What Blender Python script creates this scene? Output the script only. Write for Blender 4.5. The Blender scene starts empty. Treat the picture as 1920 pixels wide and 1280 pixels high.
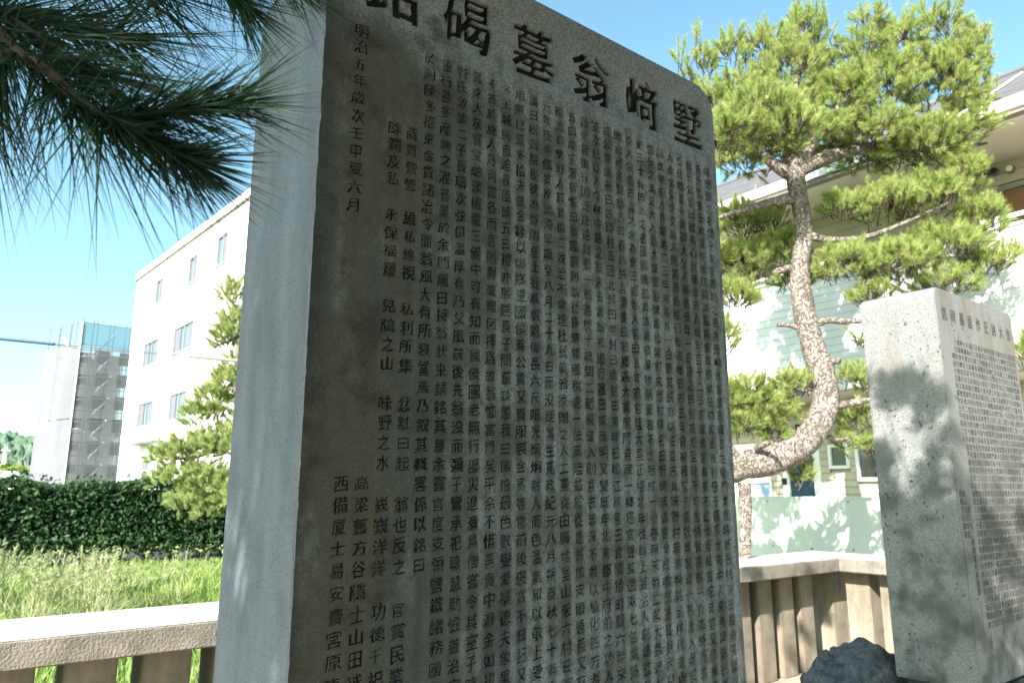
import bpy, bmesh, math, random
import numpy as np
from mathutils import Vector, Matrix
from mathutils.geometry import delaunay_2d_cdt

random.seed(7)
rng = np.random.default_rng(7)
R = math.radians
scene = bpy.context.scene
col = scene.collection

# ------------------------------------------------------------------ camera
EYE = 1.75
PITCH, YAW, FPX = R(11.63), R(37.8), 1385.0
cam_d = bpy.data.cameras.new('camera')
cam = bpy.data.objects.new('camera', cam_d)
col.objects.link(cam)
cam.location = (0, 0, EYE)
cam.rotation_euler = (R(90) + PITCH, 0, -YAW)
cam_d.sensor_width = 36.0
cam_d.lens = 36.0 * FPX / 1920.0
cam_d.clip_start = 0.05
cam_d.clip_end = 3000
cam_d.dof.use_dof = True
cam_d.dof.focus_distance = 1.3
cam_d.dof.aperture_fstop = 11.0
scene.camera = cam

# ------------------------------------------------------------------ daylight
SUN_DIR = Vector((-0.95, -0.39, 0.63)).normalized()     # towards the sun
world = bpy.data.worlds.new('World')
scene.world = world
world.use_nodes = True
nt = world.node_tree
sky = nt.nodes.new('ShaderNodeTexSky')
sky.sky_type = 'NISHITA'
sky.sun_disc = False
sky.sun_elevation = math.asin(SUN_DIR.z)
sky.sun_rotation = math.atan2(SUN_DIR.x, SUN_DIR.y)
sky.air_density = 1.0
sky.dust_density = 1.8
sky.ozone_density = 0.0
bg = nt.nodes['Background']
bg.inputs['Strength'].default_value = 0.10
tint = nt.nodes.new('ShaderNodeMix')                      # the photograph's sky leans to cyan
tint.data_type = 'RGBA'
tint.blend_type = 'MULTIPLY'
tint.inputs[0].default_value = 1.0
tint.inputs[7].default_value = (.82, 1.10, 1.01, 1)
nt.links.new(sky.outputs[0], tint.inputs[6])
nt.links.new(tint.outputs[2], bg.inputs['Color'])
sun_d = bpy.data.lights.new('sun', 'SUN')
sun_d.energy = 5.0
sun_d.angle = R(0.5)
sun_d.color = (1.0, 0.955, 0.89)
sun = bpy.data.objects.new('sun', sun_d)
col.objects.link(sun)
sun.rotation_euler = SUN_DIR.to_track_quat('Z', 'Y').to_euler()
sun.location = (-20, -8, 18)
scene.view_settings.view_transform = 'Standard'
scene.view_settings.look = 'None'
scene.view_settings.exposure = 1.8
scene.view_settings.gamma = 1.0
scene.render.engine = 'CYCLES'
scene.cycles.max_bounces = 6
scene.cycles.diffuse_bounces = 3
scene.cycles.transparent_max_bounces = 12


# ------------------------------------------------------------------ helpers
def ray(px, py):
    cp, sp, cy, sy = math.cos(PITCH), math.sin(PITCH), math.cos(YAW), math.sin(YAW)
    a, b = px - 960, 640 - py
    up, fw = b * cp + FPX * sp, FPX * cp - b * sp
    return Vector((fw * sy + a * cy, fw * cy - a * sy, up))


def on_x(px, py, X):
    d = ray(px, py)
    return d * (X / d.x) + Vector((0, 0, EYE))


def on_y(px, py, Y):
    d = ray(px, py)
    return d * (Y / d.y) + Vector((0, 0, EYE))


def at(px, py, dist):
    d = ray(px, py)
    fw = d.x * math.sin(YAW) + d.y * math.cos(YAW)
    return d * (dist / fw) + Vector((0, 0, EYE))


def mesh_np(name, verts, faces, k=3):
    verts = np.asarray(verts, dtype=np.float32).reshape(-1, 3)
    faces = np.asarray(faces, dtype=np.int32).reshape(-1, k)
    me = bpy.data.meshes.new(name)
    me.vertices.add(len(verts))
    me.vertices.foreach_set('co', verts.ravel())
    n = len(faces)
    me.loops.add(n * k)
    me.loops.foreach_set('vertex_index', faces.ravel())
    me.polygons.add(n)
    me.polygons.foreach_set('loop_start', np.arange(0, n * k, k, dtype=np.int32))
    me.polygons.foreach_set('loop_total', np.full(n, k, dtype=np.int32))
    me.update(calc_edges=True)
    return me


class MB:
    """collects boxes, tubes and loose faces; build() links them as one mesh object"""

    def __init__(self):
        self.v, self.f = [], []

    def box(self, x0, x1, y0, y1, z0, z1):
        n = len(self.v)
        self.v += [(x0, y0, z0), (x1, y0, z0), (x1, y1, z0), (x0, y1, z0),
                   (x0, y0, z1), (x1, y0, z1), (x1, y1, z1), (x0, y1, z1)]
        for q in ((0, 3, 2, 1), (4, 5, 6, 7), (0, 1, 5, 4), (1, 2, 6, 5), (2, 3, 7, 6), (3, 0, 4, 7)):
            self.f.append(tuple(n + i for i in q))
        return self

    def quad(self, a, b, c, d):
        n = len(self.v)
        self.v += [tuple(a), tuple(b), tuple(c), tuple(d)]
        self.f.append((n, n + 1, n + 2, n + 3))
        return self

    def tube(self, pts, radii, seg=8, caps=True, wob=0.0):
        pts = [Vector(p) for p in pts]
        if not hasattr(radii, '__len__'):
            radii = [radii] * len(pts)
        n0 = len(self.v)
        up = Vector((0, 0, 1))
        prev = None
        for i, p in enumerate(pts):
            t = (pts[min(i + 1, len(pts) - 1)] - pts[max(i - 1, 0)]).normalized()
            if prev is None:
                a = t.cross(up if abs(t.z) < .9 else Vector((1, 0, 0))).normalized()
            else:
                a = (prev - t * prev.dot(t)).normalized()
            prev = a
            b = t.cross(a)
            for s in range(seg):
                w = 2 * math.pi * s / seg
                r = radii[i] * (1 + (random.uniform(-wob, wob) if wob else 0))
                self.v.append(tuple(p + a * (math.cos(w) * r) + b * (math.sin(w) * r)))
        for i in range(len(pts) - 1):
            for s in range(seg):
                s2 = (s + 1) % seg
                self.f.append((n0 + i * seg + s, n0 + i * seg + s2, n0 + (i + 1) * seg + s2, n0 + (i + 1) * seg + s))
        if caps:
            self.f.append(tuple(n0 + s for s in reversed(range(seg))))
            self.f.append(tuple(n0 + (len(pts) - 1) * seg + s for s in range(seg)))
        return self

    def mesh(self, name, smooth=False):
        me = bpy.data.meshes.new(name)
        me.from_pydata(self.v, [], self.f)
        me.validate()
        if smooth:
            for p in me.polygons:
                p.use_smooth = True
        return me

    def build(self, name, m, parent=None, loc=(0, 0, 0), smooth=False):
        return link(name, self.mesh(name, smooth), m, parent, loc)


def link(name, me, m=None, parent=None, loc=(0, 0, 0)):
    if m is not None and len(me.materials) == 0:
        me.materials.append(m)
    o = bpy.data.objects.new(name, me)
    col.objects.link(o)
    o.location = loc
    if parent is not None:
        o.parent = parent
    return o


def tag(o, label=None, cat=None, group=None, kind=None):
    if label: o['label'] = label
    if cat: o['category'] = cat
    if group: o['group'] = group
    if kind: o['kind'] = kind
    return o


def thing(name, label, cat, loc=(0, 0, 0), rz=0.0, group=None):
    o = bpy.data.objects.new(name, None)
    col.objects.link(o)
    o.empty_display_size = 0.2
    o.location = loc
    o.rotation_euler = (0, 0, rz)
    return tag(o, label, cat, group)


def spline(pts, n=6):
    """Catmull-Rom through points"""
    P = [Vector(p) for p in pts]
    P = [P[0] * 2 - P[1]] + P + [P[-1] * 2 - P[-2]]
    out = []
    for i in range(1, len(P) - 2):
        for k in range(n):
            t = k / n
            a, b, c, d = P[i - 1], P[i], P[i + 1], P[i + 2]
            out.append(0.5 * ((2 * b) + (c - a) * t + (2 * a - 5 * b + 4 * c - d) * t * t + (3 * b - a - 3 * c + d) * t ** 3))
    out.append(P[-2].copy())
    return out


def lerp_list(vals, m):
    xs = np.linspace(0, len(vals) - 1, m)
    return list(np.interp(xs, range(len(vals)), vals))


# ------------------------------------------------------------------ materials
def mat(name, c1, c2=None, scale=6.0, rough=0.8, bump=0.0, bscale=60.0, stretch=(1, 1, 1), lo=0.35, hi=0.65,
        rnd=0.0, spec=0.3, metal=0.0, speck=None, bdist=0.02, transl=0.0):
    m = bpy.data.materials.new(name)
    m.use_nodes = True
    t = m.node_tree
    N, L = t.nodes, t.links
    b = N['Principled BSDF']
    b.inputs['Roughness'].default_value = rough
    b.inputs['Metallic'].default_value = metal
    b.inputs['Specular IOR Level'].default_value = spec
    tc = N.new('ShaderNodeTexCoord')
    mp = N.new('ShaderNodeMapping')
    mp.inputs['Scale'].default_value = stretch
    L.new(tc.outputs['Object'], mp.inputs['Vector'])
    if c2 is None:
        c2 = c1
    no = N.new('ShaderNodeTexNoise')
    no.inputs['Scale'].default_value = scale
    no.inputs['Detail'].default_value = 6
    no.inputs['Roughness'].default_value = 0.62
    L.new(mp.outputs[0], no.inputs['Vector'])
    rp = N.new('ShaderNodeValToRGB')
    rp.color_ramp.elements[0].position = lo
    rp.color_ramp.elements[1].position = hi
    rp.color_ramp.elements[0].color = (*c1, 1)
    rp.color_ramp.elements[1].color = (*c2, 1)
    L.new(no.outputs['Fac'], rp.inputs['Fac'])
    colr = rp.outputs['Color']
    if speck:
        sc, amount, scol = speck
        n2 = N.new('ShaderNodeTexNoise')
        n2.inputs['Scale'].default_value = sc
        n2.inputs['Detail'].default_value = 3
        L.new(tc.outputs['Object'], n2.inputs['Vector'])
        r2 = N.new('ShaderNodeValToRGB')
        r2.color_ramp.elements[0].position = 0.56
        r2.color_ramp.elements[1].position = 0.70
        r2.color_ramp.elements[0].color = (0, 0, 0, 1)
        r2.color_ramp.elements[1].color = (amount, amount, amount, 1)
        L.new(n2.outputs['Fac'], r2.inputs['Fac'])
        mx = N.new('ShaderNodeMix')
        mx.data_type = 'RGBA'
        L.new(r2.outputs['Color'], mx.inputs[0])
        L.new(colr, mx.inputs[6])
        mx.inputs[7].default_value = (*scol, 1)
        colr = mx.outputs[2]
    if rnd:
        oi = N.new('ShaderNodeObjectInfo')
        mr = N.new('ShaderNodeMapRange')
        mr.inputs['To Min'].default_value = 1 - rnd
        mr.inputs['To Max'].default_value = 1 + rnd
        L.new(oi.outputs['Random'], mr.inputs['Value'])
        hs = N.new('ShaderNodeHueSaturation')
        L.new(mr.outputs[0], hs.inputs['Value'])
        L.new(colr, hs.inputs['Color'])
        colr = hs.outputs['Color']
    L.new(colr, b.inputs['Base Color'])
    if bump:
        nb = N.new('ShaderNodeTexNoise')
        nb.inputs['Scale'].default_value = bscale
        nb.inputs['Detail'].default_value = 5
        L.new(mp.outputs[0], nb.inputs['Vector'])
        bp = N.new('ShaderNodeBump')
        bp.inputs['Strength'].default_value = bump
        bp.inputs['Distance'].default_value = bdist
        L.new(nb.outputs['Fac'], bp.inputs['Height'])
        L.new(bp.outputs[0], b.inputs['Normal'])
    if transl:
        tr = N.new('ShaderNodeBsdfTranslucent')
        L.new(colr, tr.inputs['Color'])
        ms = N.new('ShaderNodeMixShader')
        ms.inputs[0].default_value = transl
        out = N['Material Output']
        L.new(b.outputs[0], ms.inputs[1])
        L.new(tr.outputs[0], ms.inputs[2])
        L.new(ms.outputs[0], out.inputs['Surface'])
    return m


def leafmat(name, c1, c2, scale, transl=0.3, rough=0.6, speck=None):
    return mat(name, c1, c2, scale=scale, rough=rough, lo=0.3, hi=0.7, spec=0.25, transl=transl, speck=speck)


def face_mat():
    """inscribed stone face: pale grey granite under patchy brown and dark lichen, running streaks"""
    m = bpy.data.materials.new('weathered_face')
    m.use_nodes = True
    t = m.node_tree
    N, L = t.nodes, t.links
    b = N['Principled BSDF']
    b.inputs['Roughness'].default_value = 0.85
    b.inputs['Specular IOR Level'].default_value = 0.25
    tc = N.new('ShaderNodeTexCoord')

    def noise(scale, stretch=(1, 1, 1), detail=6, rough=.6):
        mp = N.new('ShaderNodeMapping')
        mp.inputs['Scale'].default_value = stretch
        L.new(tc.outputs['Object'], mp.inputs['Vector'])
        n = N.new('ShaderNodeTexNoise')
        n.inputs['Scale'].default_value = scale
        n.inputs['Detail'].default_value = detail
        n.inputs['Roughness'].default_value = rough
        L.new(mp.outputs[0], n.inputs['Vector'])
        return n.outputs['Fac']

    def rng_(v, a, b_, c=0.0, d=1.0):
        r = N.new('ShaderNodeMapRange')
        r.interpolation_type = 'SMOOTHSTEP'
        L.new(v, r.inputs['Value'])
        for i, x in zip(('From Min', 'From Max', 'To Min', 'To Max'), (a, b_, c, d)):
            r.inputs[i].default_value = x
        return r.outputs[0]

    def mth(op, a, b_):
        r = N.new('ShaderNodeMath')
        r.operation = op
        for i, x in enumerate((a, b_)):
            if isinstance(x, (int, float)):
                r.inputs[i].default_value = x
            else:
                L.new(x, r.inputs[i])
        return r.outputs[0]

    def mix(f, a, b_):
        r = N.new('ShaderNodeMix')
        r.data_type = 'RGBA'
        L.new(f, r.inputs[0])
        for i, x in ((6, a), (7, b_)):
            if isinstance(x, tuple):
                r.inputs[i].default_value = (*x, 1)
            else:
                L.new(x, r.inputs[i])
        return r.outputs[2]

    sx = N.new('ShaderNodeSeparateXYZ')
    L.new(tc.outputs['Object'], sx.inputs[0])
    X, Z = sx.outputs['X'], sx.outputs['Z']
    base = mix(rng_(noise(140, detail=3), .4, .62), (.100, .110, .118), (.155, .166, .174))
    # lichen film: thick at the left, thin at head and right margin
    patch = noise(7.0, (1, 1, .8))
    film = mth('ADD', rng_(X, .56, 1.15, .42, -.02), patch)
    film = mth('SUBTRACT', film, rng_(Z, 2.62, 2.86, -.10, .46))
    film = mth('SUBTRACT', film, rng_(X, 1.76, 1.80, 0, .30))
    c = mix(rng_(film, .40, .78, 0, .92), base, (.036, .037, .030))
    brown = mth('ADD', noise(4.5), rng_(X, .58, .95, .26, -.16))
    brown = mth('SUBTRACT', brown, rng_(Z, 2.55, 2.85, 0, .4))
    c = mix(rng_(brown, .48, .72, 0, .75), c, (.044, .036, .021))
    pale = noise(10, (1, 1, .5))
    c = mix(rng_(pale, .52, .70, 0, .5), c, (.12, .125, .118))
    mott = noise(34, (1, 1, .7))
    c = mix(mth('MULTIPLY', rng_(mott, .46, .66, 0, .65), rng_(Z, 2.86, 2.70, .25, 1)), c, (.028, .029, .025))
    streak = noise(26, (1, 1, .05), 4)
    streak = mth('MULTIPLY', rng_(streak, .50, .70), rng_(Z, 2.83, 2.70))
    c = mix(mth('MULTIPLY', streak, .55), c, (.026, .030, .031))
    # dirt that has run down each column of carving
    ph = mth('MULTIPLY', mth('SUBTRACT', X, 1.7886), 2 * math.pi / .04343)
    cs = N.new('ShaderNodeMath'); cs.operation = 'COSINE'; L.new(ph, cs.inputs[0])
    band = mth('MULTIPLY', rng_(cs.outputs[0], -.3, .8), rng_(noise(18, (1, 1, .35), 5), .34, .62))
    band = mth('MULTIPLY', band, mth('MULTIPLY', rng_(Z, 2.78, 2.70), rng_(X, .62, .86, .25, 1)))
    c = mix(mth('MULTIPLY', band, .72), c, (.024, .025, .023))
    gap = mth('MULTIPLY', rng_(cs.outputs[0], -.2, -.9), rng_(noise(22, (1, 1, .5), 5), .42, .66))
    gap = mth('MULTIPLY', gap, mth('MULTIPLY', rng_(Z, 2.78, 2.70), rng_(X, .75, 1.0)))
    c = mix(mth('MULTIPLY', gap, .5), c, (.13, .14, .138))
    blot = mth('MULTIPLY', rng_(noise(11), .50, .68), rng_(X, 1.05, .72))
    c = mix(mth('MULTIPLY', blot, .85), c, (.018, .015, .010))
    run = mth('MULTIPLY', rng_(noise(14, (1, 1, .06), 4), .56, .70), rng_(Z, 2.84, 2.74))
    c = mix(mth('MULTIPLY', run, .6), c, (.020, .021, .023))
    # dark rim along the left arris
    rim = mth('MULTIPLY', rng_(X, .58, .53), rng_(noise(16), .3, .6))
    c = mix(mth('MULTIPLY', rim, .75), c, (.014, .013, .010))
    grain = noise(330, detail=2)
    c = mix(rng_(grain, .52, .68, 0, .75), c, (.020, .021, .020))
    c = mix(rng_(noise(210, detail=3), .55, .72, 0, .22), c, (.13, .135, .13))
    L.new(c, b.inputs['Base Color'])
    bp = N.new('ShaderNodeBump')
    bp.inputs['Strength'].default_value = .5
    bp.inputs['Distance'].default_value = .002
    L.new(noise(260, detail=4), bp.inputs['Height'])
    L.new(bp.outputs[0], b.inputs['Normal'])
    return m


def stele2_mat():
    """warm grey granite: fine grain, black lichen dots, brown wash near the head, grime and painted shade towards the foot"""
    m = bpy.data.materials.new('lichened_granite')
    m.use_nodes = True
    t = m.node_tree
    N, L = t.nodes, t.links
    b = N['Principled BSDF']
    b.inputs['Roughness'].default_value = .85
    b.inputs['Specular IOR Level'].default_value = .25
    tc = N.new('ShaderNodeTexCoord')
    sx = N.new('ShaderNodeSeparateXYZ')
    L.new(tc.outputs['Object'], sx.inputs[0])

    def noise(scale, stretch=(1, 1, 1), detail=5):
        mp = N.new('ShaderNodeMapping')
        mp.inputs['Scale'].default_value = stretch
        L.new(tc.outputs['Object'], mp.inputs['Vector'])
        n = N.new('ShaderNodeTexNoise')
        n.inputs['Scale'].default_value = scale
        n.inputs['Detail'].default_value = detail
        L.new(mp.outputs[0], n.inputs['Vector'])
        return n.outputs['Fac']

    def ramp(v, a, c, lo=0.0, hi=1.0):
        r = N.new('ShaderNodeMapRange')
        r.interpolation_type = 'SMOOTHSTEP'
        L.new(v, r.inputs['Value'])
        for k, x in zip(('From Min', 'From Max', 'To Min', 'To Max'), (a, c, lo, hi)):
            r.inputs[k].default_value = x
        return r.outputs[0]

    def mul(a, c):
        r = N.new('ShaderNodeMath')
        r.operation = 'MULTIPLY'
        L.new(a, r.inputs[0])
        L.new(c, r.inputs[1])
        return r.outputs[0]

    def mix(f, a, c):
        r = N.new('ShaderNodeMix')
        r.data_type = 'RGBA'
        L.new(f, r.inputs[0])
        for k, x in ((6, a), (7, c)):
            if isinstance(x, tuple):
                r.inputs[k].default_value = (*x, 1)
            else:
                L.new(x, r.inputs[k])
        return r.outputs[2]

    Z = sx.outputs['Z']
    c = mix(ramp(noise(160, detail=3), .38, .64), (.128, .130, .130), (.200, .200, .196))
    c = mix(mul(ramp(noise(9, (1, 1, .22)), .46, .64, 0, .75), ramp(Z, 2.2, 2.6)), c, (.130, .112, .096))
    c = mix(mul(ramp(noise(6), .40, .62, 0, .9), ramp(Z, 2.3, 1.6)), c, (.070, .074, .074))  # darker lower half: its shade painted into the colour along with grime
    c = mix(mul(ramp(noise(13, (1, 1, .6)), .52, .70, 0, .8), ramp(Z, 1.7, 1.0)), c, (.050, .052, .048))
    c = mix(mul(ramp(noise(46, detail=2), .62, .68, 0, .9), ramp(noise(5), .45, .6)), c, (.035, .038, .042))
    L.new(c, b.inputs['Base Color'])
    bp = N.new('ShaderNodeBump')
    bp.inputs['Strength'].default_value = .5
    bp.inputs['Distance'].default_value = .004
    L.new(noise(120), bp.inputs['Height'])
    L.new(bp.outputs[0], b.inputs['Normal'])
    return m


M = {}
M['granite'] = mat('dressed_granite', (.106, .114, .142), (.160, .170, .206), scale=9, rough=.8, bump=.35, bscale=220, bdist=.003,
                   stretch=(1, 1, .45), speck=(190, .85, (.045, .050, .062)))
M['face'] = face_mat()
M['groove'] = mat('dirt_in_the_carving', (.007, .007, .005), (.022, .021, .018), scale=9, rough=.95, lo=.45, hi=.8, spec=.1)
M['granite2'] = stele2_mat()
M['inscr2'] = mat('inked_carving', (.028, .027, .025), (.085, .08, .075), scale=12, rough=.9, spec=.1)
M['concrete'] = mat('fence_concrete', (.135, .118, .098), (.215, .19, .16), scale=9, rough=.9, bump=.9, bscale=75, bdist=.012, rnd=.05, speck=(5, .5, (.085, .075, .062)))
M['coping_top'] = mat('smooth_sunlit_coping', (.40, .375, .34), (.50, .47, .43), scale=6, rough=.85, bump=.2, bscale=120, bdist=.003, speck=(4, .35, (.26, .24, .21)))  # smoother top, its colour paled to carry the sunlight falling on it
M['post'] = mat('post_concrete', (.14, .118, .090), (.245, .205, .16), scale=6, rough=.9, bump=.35, bscale=80, bdist=.006,
                stretch=(1, 1, .35), rnd=.14, speck=(7, .5, (.10, .085, .065)))
M['rock'] = mat('blue_grey_rock', (.028, .032, .040), (.115, .122, .135), scale=18, rough=.8, bump=1.0, bscale=38, bdist=.02, speck=(60, .5, (.15, .15, .15)), lo=.35, hi=.75)
M['soil'] = mat('sandy_ground', (.26, .22, .17), (.36, .31, .24), scale=3, rough=.95, bump=.5, bscale=40, bdist=.02)
M['paving'] = mat('pale_paving', (.44, .42, .38), (.52, .50, .46), scale=2, rough=.9, bump=.2, bscale=60)
M['lawn_soil'] = mat('lawn_ground', (.10, .14, .045), (.17, .20, .07), scale=1.2, rough=.95, bump=.4, bscale=30)
M['bark'] = mat('pine_bark', (.10, .075, .06), (.30, .255, .225), scale=9, rough=.9, bump=1.0, bscale=11, bdist=.05,
                stretch=(1, 1, .55), lo=.38, hi=.56)
def bark_mat():
    m = bpy.data.materials.new('plated_pine_bark')
    m.use_nodes = True
    t = m.node_tree
    N, L = t.nodes, t.links
    b = N['Principled BSDF']
    b.inputs['Roughness'].default_value = .9
    b.inputs['Specular IOR Level'].default_value = .2
    tc = N.new('ShaderNodeTexCoord')
    wn = N.new('ShaderNodeTexNoise'); wn.inputs['Scale'].default_value = 6; wn.inputs['Detail'].default_value = 4
    L.new(tc.outputs['Object'], wn.inputs['Vector'])
    mx = N.new('ShaderNodeMix'); mx.data_type = 'RGBA'; mx.blend_type = 'LINEAR_LIGHT'; mx.inputs[0].default_value = .26
    L.new(tc.outputs['Object'], mx.inputs[6]); L.new(wn.outputs['Color'], mx.inputs[7])
    mp = N.new('ShaderNodeMapping'); mp.inputs['Scale'].default_value = (1, 1, .42)
    L.new(mx.outputs[2], mp.inputs[0])
    v = N.new('ShaderNodeTexVoronoi'); v.feature = 'DISTANCE_TO_EDGE'; v.inputs['Scale'].default_value = 15
    L.new(mp.outputs[0], v.inputs['Vector'])
    r = N.new('ShaderNodeValToRGB')
    r.color_ramp.elements[0].position, r.color_ramp.elements[1].position = .0, .11
    r.color_ramp.elements[0].color, r.color_ramp.elements[1].color = (0, 0, 0, 1), (1, 1, 1, 1)
    L.new(v.outputs['Distance'], r.inputs[0])
    n2 = N.new('ShaderNodeTexNoise'); n2.inputs['Scale'].default_value = 30; n2.inputs['Detail'].default_value = 6
    L.new(tc.outputs['Object'], n2.inputs['Vector'])
    r2 = N.new('ShaderNodeValToRGB')
    r2.color_ramp.elements[0].position, r2.color_ramp.elements[1].position = .35, .65
    r2.color_ramp.elements[0].color, r2.color_ramp.elements[1].color = (.16, .13, .115, 1), (.28, .24, .215, 1)
    L.new(n2.outputs['Fac'], r2.inputs[0])
    m2 = N.new('ShaderNodeMix'); m2.data_type = 'RGBA'
    L.new(r.outputs[0], m2.inputs[0]); m2.inputs[6].default_value = (.105, .082, .068, 1); L.new(r2.outputs[0], m2.inputs[7])
    L.new(m2.outputs[2], b.inputs['Base Color'])
    ad = N.new('ShaderNodeMath'); ad.operation = 'MULTIPLY_ADD'; ad.inputs[1].default_value = .35
    L.new(n2.outputs['Fac'], ad.inputs[0]); L.new(r.outputs[0], ad.inputs[2])
    bp = N.new('ShaderNodeBump'); bp.inputs['Strength'].default_value = .9; bp.inputs['Distance'].default_value = .02
    L.new(ad.outputs[0], bp.inputs['Height']); L.new(bp.outputs[0], b.inputs['Normal'])
    return m


M['bark'] = bark_mat()
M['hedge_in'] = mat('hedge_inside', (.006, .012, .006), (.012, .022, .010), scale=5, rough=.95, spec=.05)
M['dark_bark'] = mat('twig_bark', (.04, .028, .02), (.09, .065, .05), scale=30, rough=.9, bump=.6, bscale=60, bdist=.004)
M['needle'] = leafmat('pine_needles', (.20, .29, .065), (.44, .48, .18), 6.0, .45, speck=(7, .55, (.36, .27, .10)))
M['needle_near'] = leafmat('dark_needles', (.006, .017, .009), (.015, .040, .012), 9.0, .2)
M['needle_left'] = leafmat('soft_needles', (.27, .36, .12), (.46, .50, .22), 4.0, .42)
M['hedge'] = leafmat('hedge_leaves', (.012, .036, .015), (.040, .085, .024), 2.2, .15, .6)
M['grass'] = leafmat('grass_blades', (.09, .19, .035), (.30, .37, .11), .9, .3)
M['plume'] = leafmat('seed_plumes', (.26, .30, .14), (.37, .39, .22), 6, .3)
M['white_wall'] = mat('white_render', (.78, .78, .78), (.82, .82, .81), scale=2, rough=.85)
M['frame'] = mat('aluminium_frame', (.22, .23, .25), (.27, .28, .30), scale=8, rough=.45, metal=.3)
M['curtain'] = mat('grey_shutter', (.11, .11, .14), (.14, .14, .17), scale=6, rough=.7)
M['siding'] = mat('cream_siding', (.42, .385, .31), (.49, .45, .37), scale=3, rough=.75, rnd=.04)
M['para'] = mat('white_boards', (.59, .60, .64), (.65, .66, .69), scale=3, rough=.7, rnd=.02)
M['soffit'] = mat('cream_soffit', (.60, .55, .47), (.66, .60, .52), scale=2, rough=.8)
M['white'] = mat('white_paint', (.74, .74, .72), (.80, .80, .78), scale=4, rough=.55)
M['panelgreen'] = mat('pale_green_panel', (.49, .51, .48), (.53, .55, .52), scale=2, rough=.6)
M['door'] = mat('blue_door', (.015, .055, .085), (.025, .075, .11), scale=3, rough=.35)
M['bluesheet'] = mat('pale_blue_board', (.28, .38, .55), (.34, .44, .60), scale=3, rough=.5)
M['brown'] = mat('brown_shutter', (.18, .085, .05), (.23, .11, .065), scale=5, rough=.6)
M['black'] = mat('black_plastic', (.015, .015, .017), (.025, .025, .027), scale=8, rough=.5)
M['roof'] = mat('slate_roof', (.075, .075, .088), (.115, .115, .13), scale=9, rough=.85, stretch=(1, .3, 1), rnd=.1)
M['gutter'] = mat('brown_gutter', (.16, .145, .12), (.20, .18, .15), scale=5, rough=.5)
M['pole'] = mat('scaffold_steel', (.16, .15, .16), (.22, .21, .22), scale=5, rough=.6, metal=.4)
M['beige'] = mat('beige_tower', (.70, .66, .64), (.76, .72, .70), scale=.4, rough=.85)
M['cable'] = mat('blue_cable_sleeve', (.010, .04, .085), (.014, .05, .10), scale=10, rough=.5)
M['wire'] = mat('dark_wire', (.06, .06, .07), (.08, .08, .09), scale=10, rough=.5)
M['wood'] = mat('weathered_pole', (.22, .17, .12), (.30, .24, .18), scale=6, rough=.85, bump=.4, bscale=40)
M['hill'] = mat('wooded_slope', (.065, .115, .080), (.125, .175, .105), scale=.07, rough=.95, bump=1.0, bscale=.25, bdist=3.0, lo=.35, hi=.65)
M['bush'] = leafmat('bright_bushes', (.13, .19, .03), (.22, .27, .06), .12, .2)
M['wallstone'] = mat('wall_stone', (.035, .036, .034), (.07, .068, .062), scale=5, rough=.9, bump=.6, bscale=20, bdist=.02, rnd=.2)


def glass_mat(name, colr, rough=.08):
    m = bpy.data.materials.new(name)
    m.use_nodes = True
    b = m.node_tree.nodes['Principled BSDF']
    N, L = m.node_tree.nodes, m.node_tree.links
    n = N.new('ShaderNodeTexNoise')
    n.inputs['Scale'].default_value = .8
    r = N.new('ShaderNodeValToRGB')
    r.color_ramp.elements[0].color = (*[c * .8 for c in colr], 1)
    r.color_ramp.elements[1].color = (*colr, 1)
    tc = N.new('ShaderNodeTexCoord')
    L.new(tc.outputs['Object'], n.inputs['Vector'])
    L.new(n.outputs['Fac'], r.inputs['Fac'])
    L.new(r.outputs[0], b.inputs['Base Color'])
    b.inputs['Roughness'].default_value = rough
    b.inputs['Specular IOR Level'].default_value = .8
    return m


M['glass'] = glass_mat('window_glass', (.12, .17, .20))
M['glass_dark'] = glass_mat('dark_glass', (.03, .035, .04))
M['glass_reflection'] = glass_mat('green_reflection_glass', (.05, .08, .045), .25)  # green of a reflection painted in as the pane's own colour


def net_mat(name, colr, opacity, scale):
    """woven scaffold sheeting: see-through between the threads"""
    m = bpy.data.materials.new(name)
    m.use_nodes = True
    N, L = m.node_tree.nodes, m.node_tree.links
    b = N['Principled BSDF']
    b.inputs['Roughness'].default_value = .8
    tc = N.new('ShaderNodeTexCoord')
    n = N.new('ShaderNodeTexNoise')
    n.inputs['Scale'].default_value = scale
    n.inputs['Detail'].default_value = 4
    mp = N.new('ShaderNodeMapping')
    mp.inputs['Scale'].default_value = (1, 1, .25)
    L.new(tc.outputs['Object'], mp.inputs[0])
    L.new(mp.outputs[0], n.inputs['Vector'])
    r = N.new('ShaderNodeValToRGB')
    r.color_ramp.elements[0].position, r.color_ramp.elements[1].position = .3, .7
    r.color_ramp.elements[0].color = (*[c * .82 for c in colr], 1)
    r.color_ramp.elements[1].color = (*colr, 1)
    L.new(n.outputs['Fac'], r.inputs['Fac'])
    L.new(r.outputs[0], b.inputs['Base Color'])
    tr = N.new('ShaderNodeBsdfTransparent')
    ms = N.new('ShaderNodeMixShader')
    ms.inputs[0].default_value = opacity
    L.new(tr.outputs[0], ms.inputs[1])
    L.new(b.outputs[0], ms.inputs[2])
    L.new(ms.outputs[0], N['Material Output'].inputs['Surface'])
    return m


M['net_grey'] = net_mat('grey_sheet', (.15, .15, .175), .9, .5)
M['net_dark'] = net_mat('dark_net', (.16, .16, .19), .5, .6)
M['net_blue'] = net_mat('blue_sheet', (.10, .21, .28), .8, .5)

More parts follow.
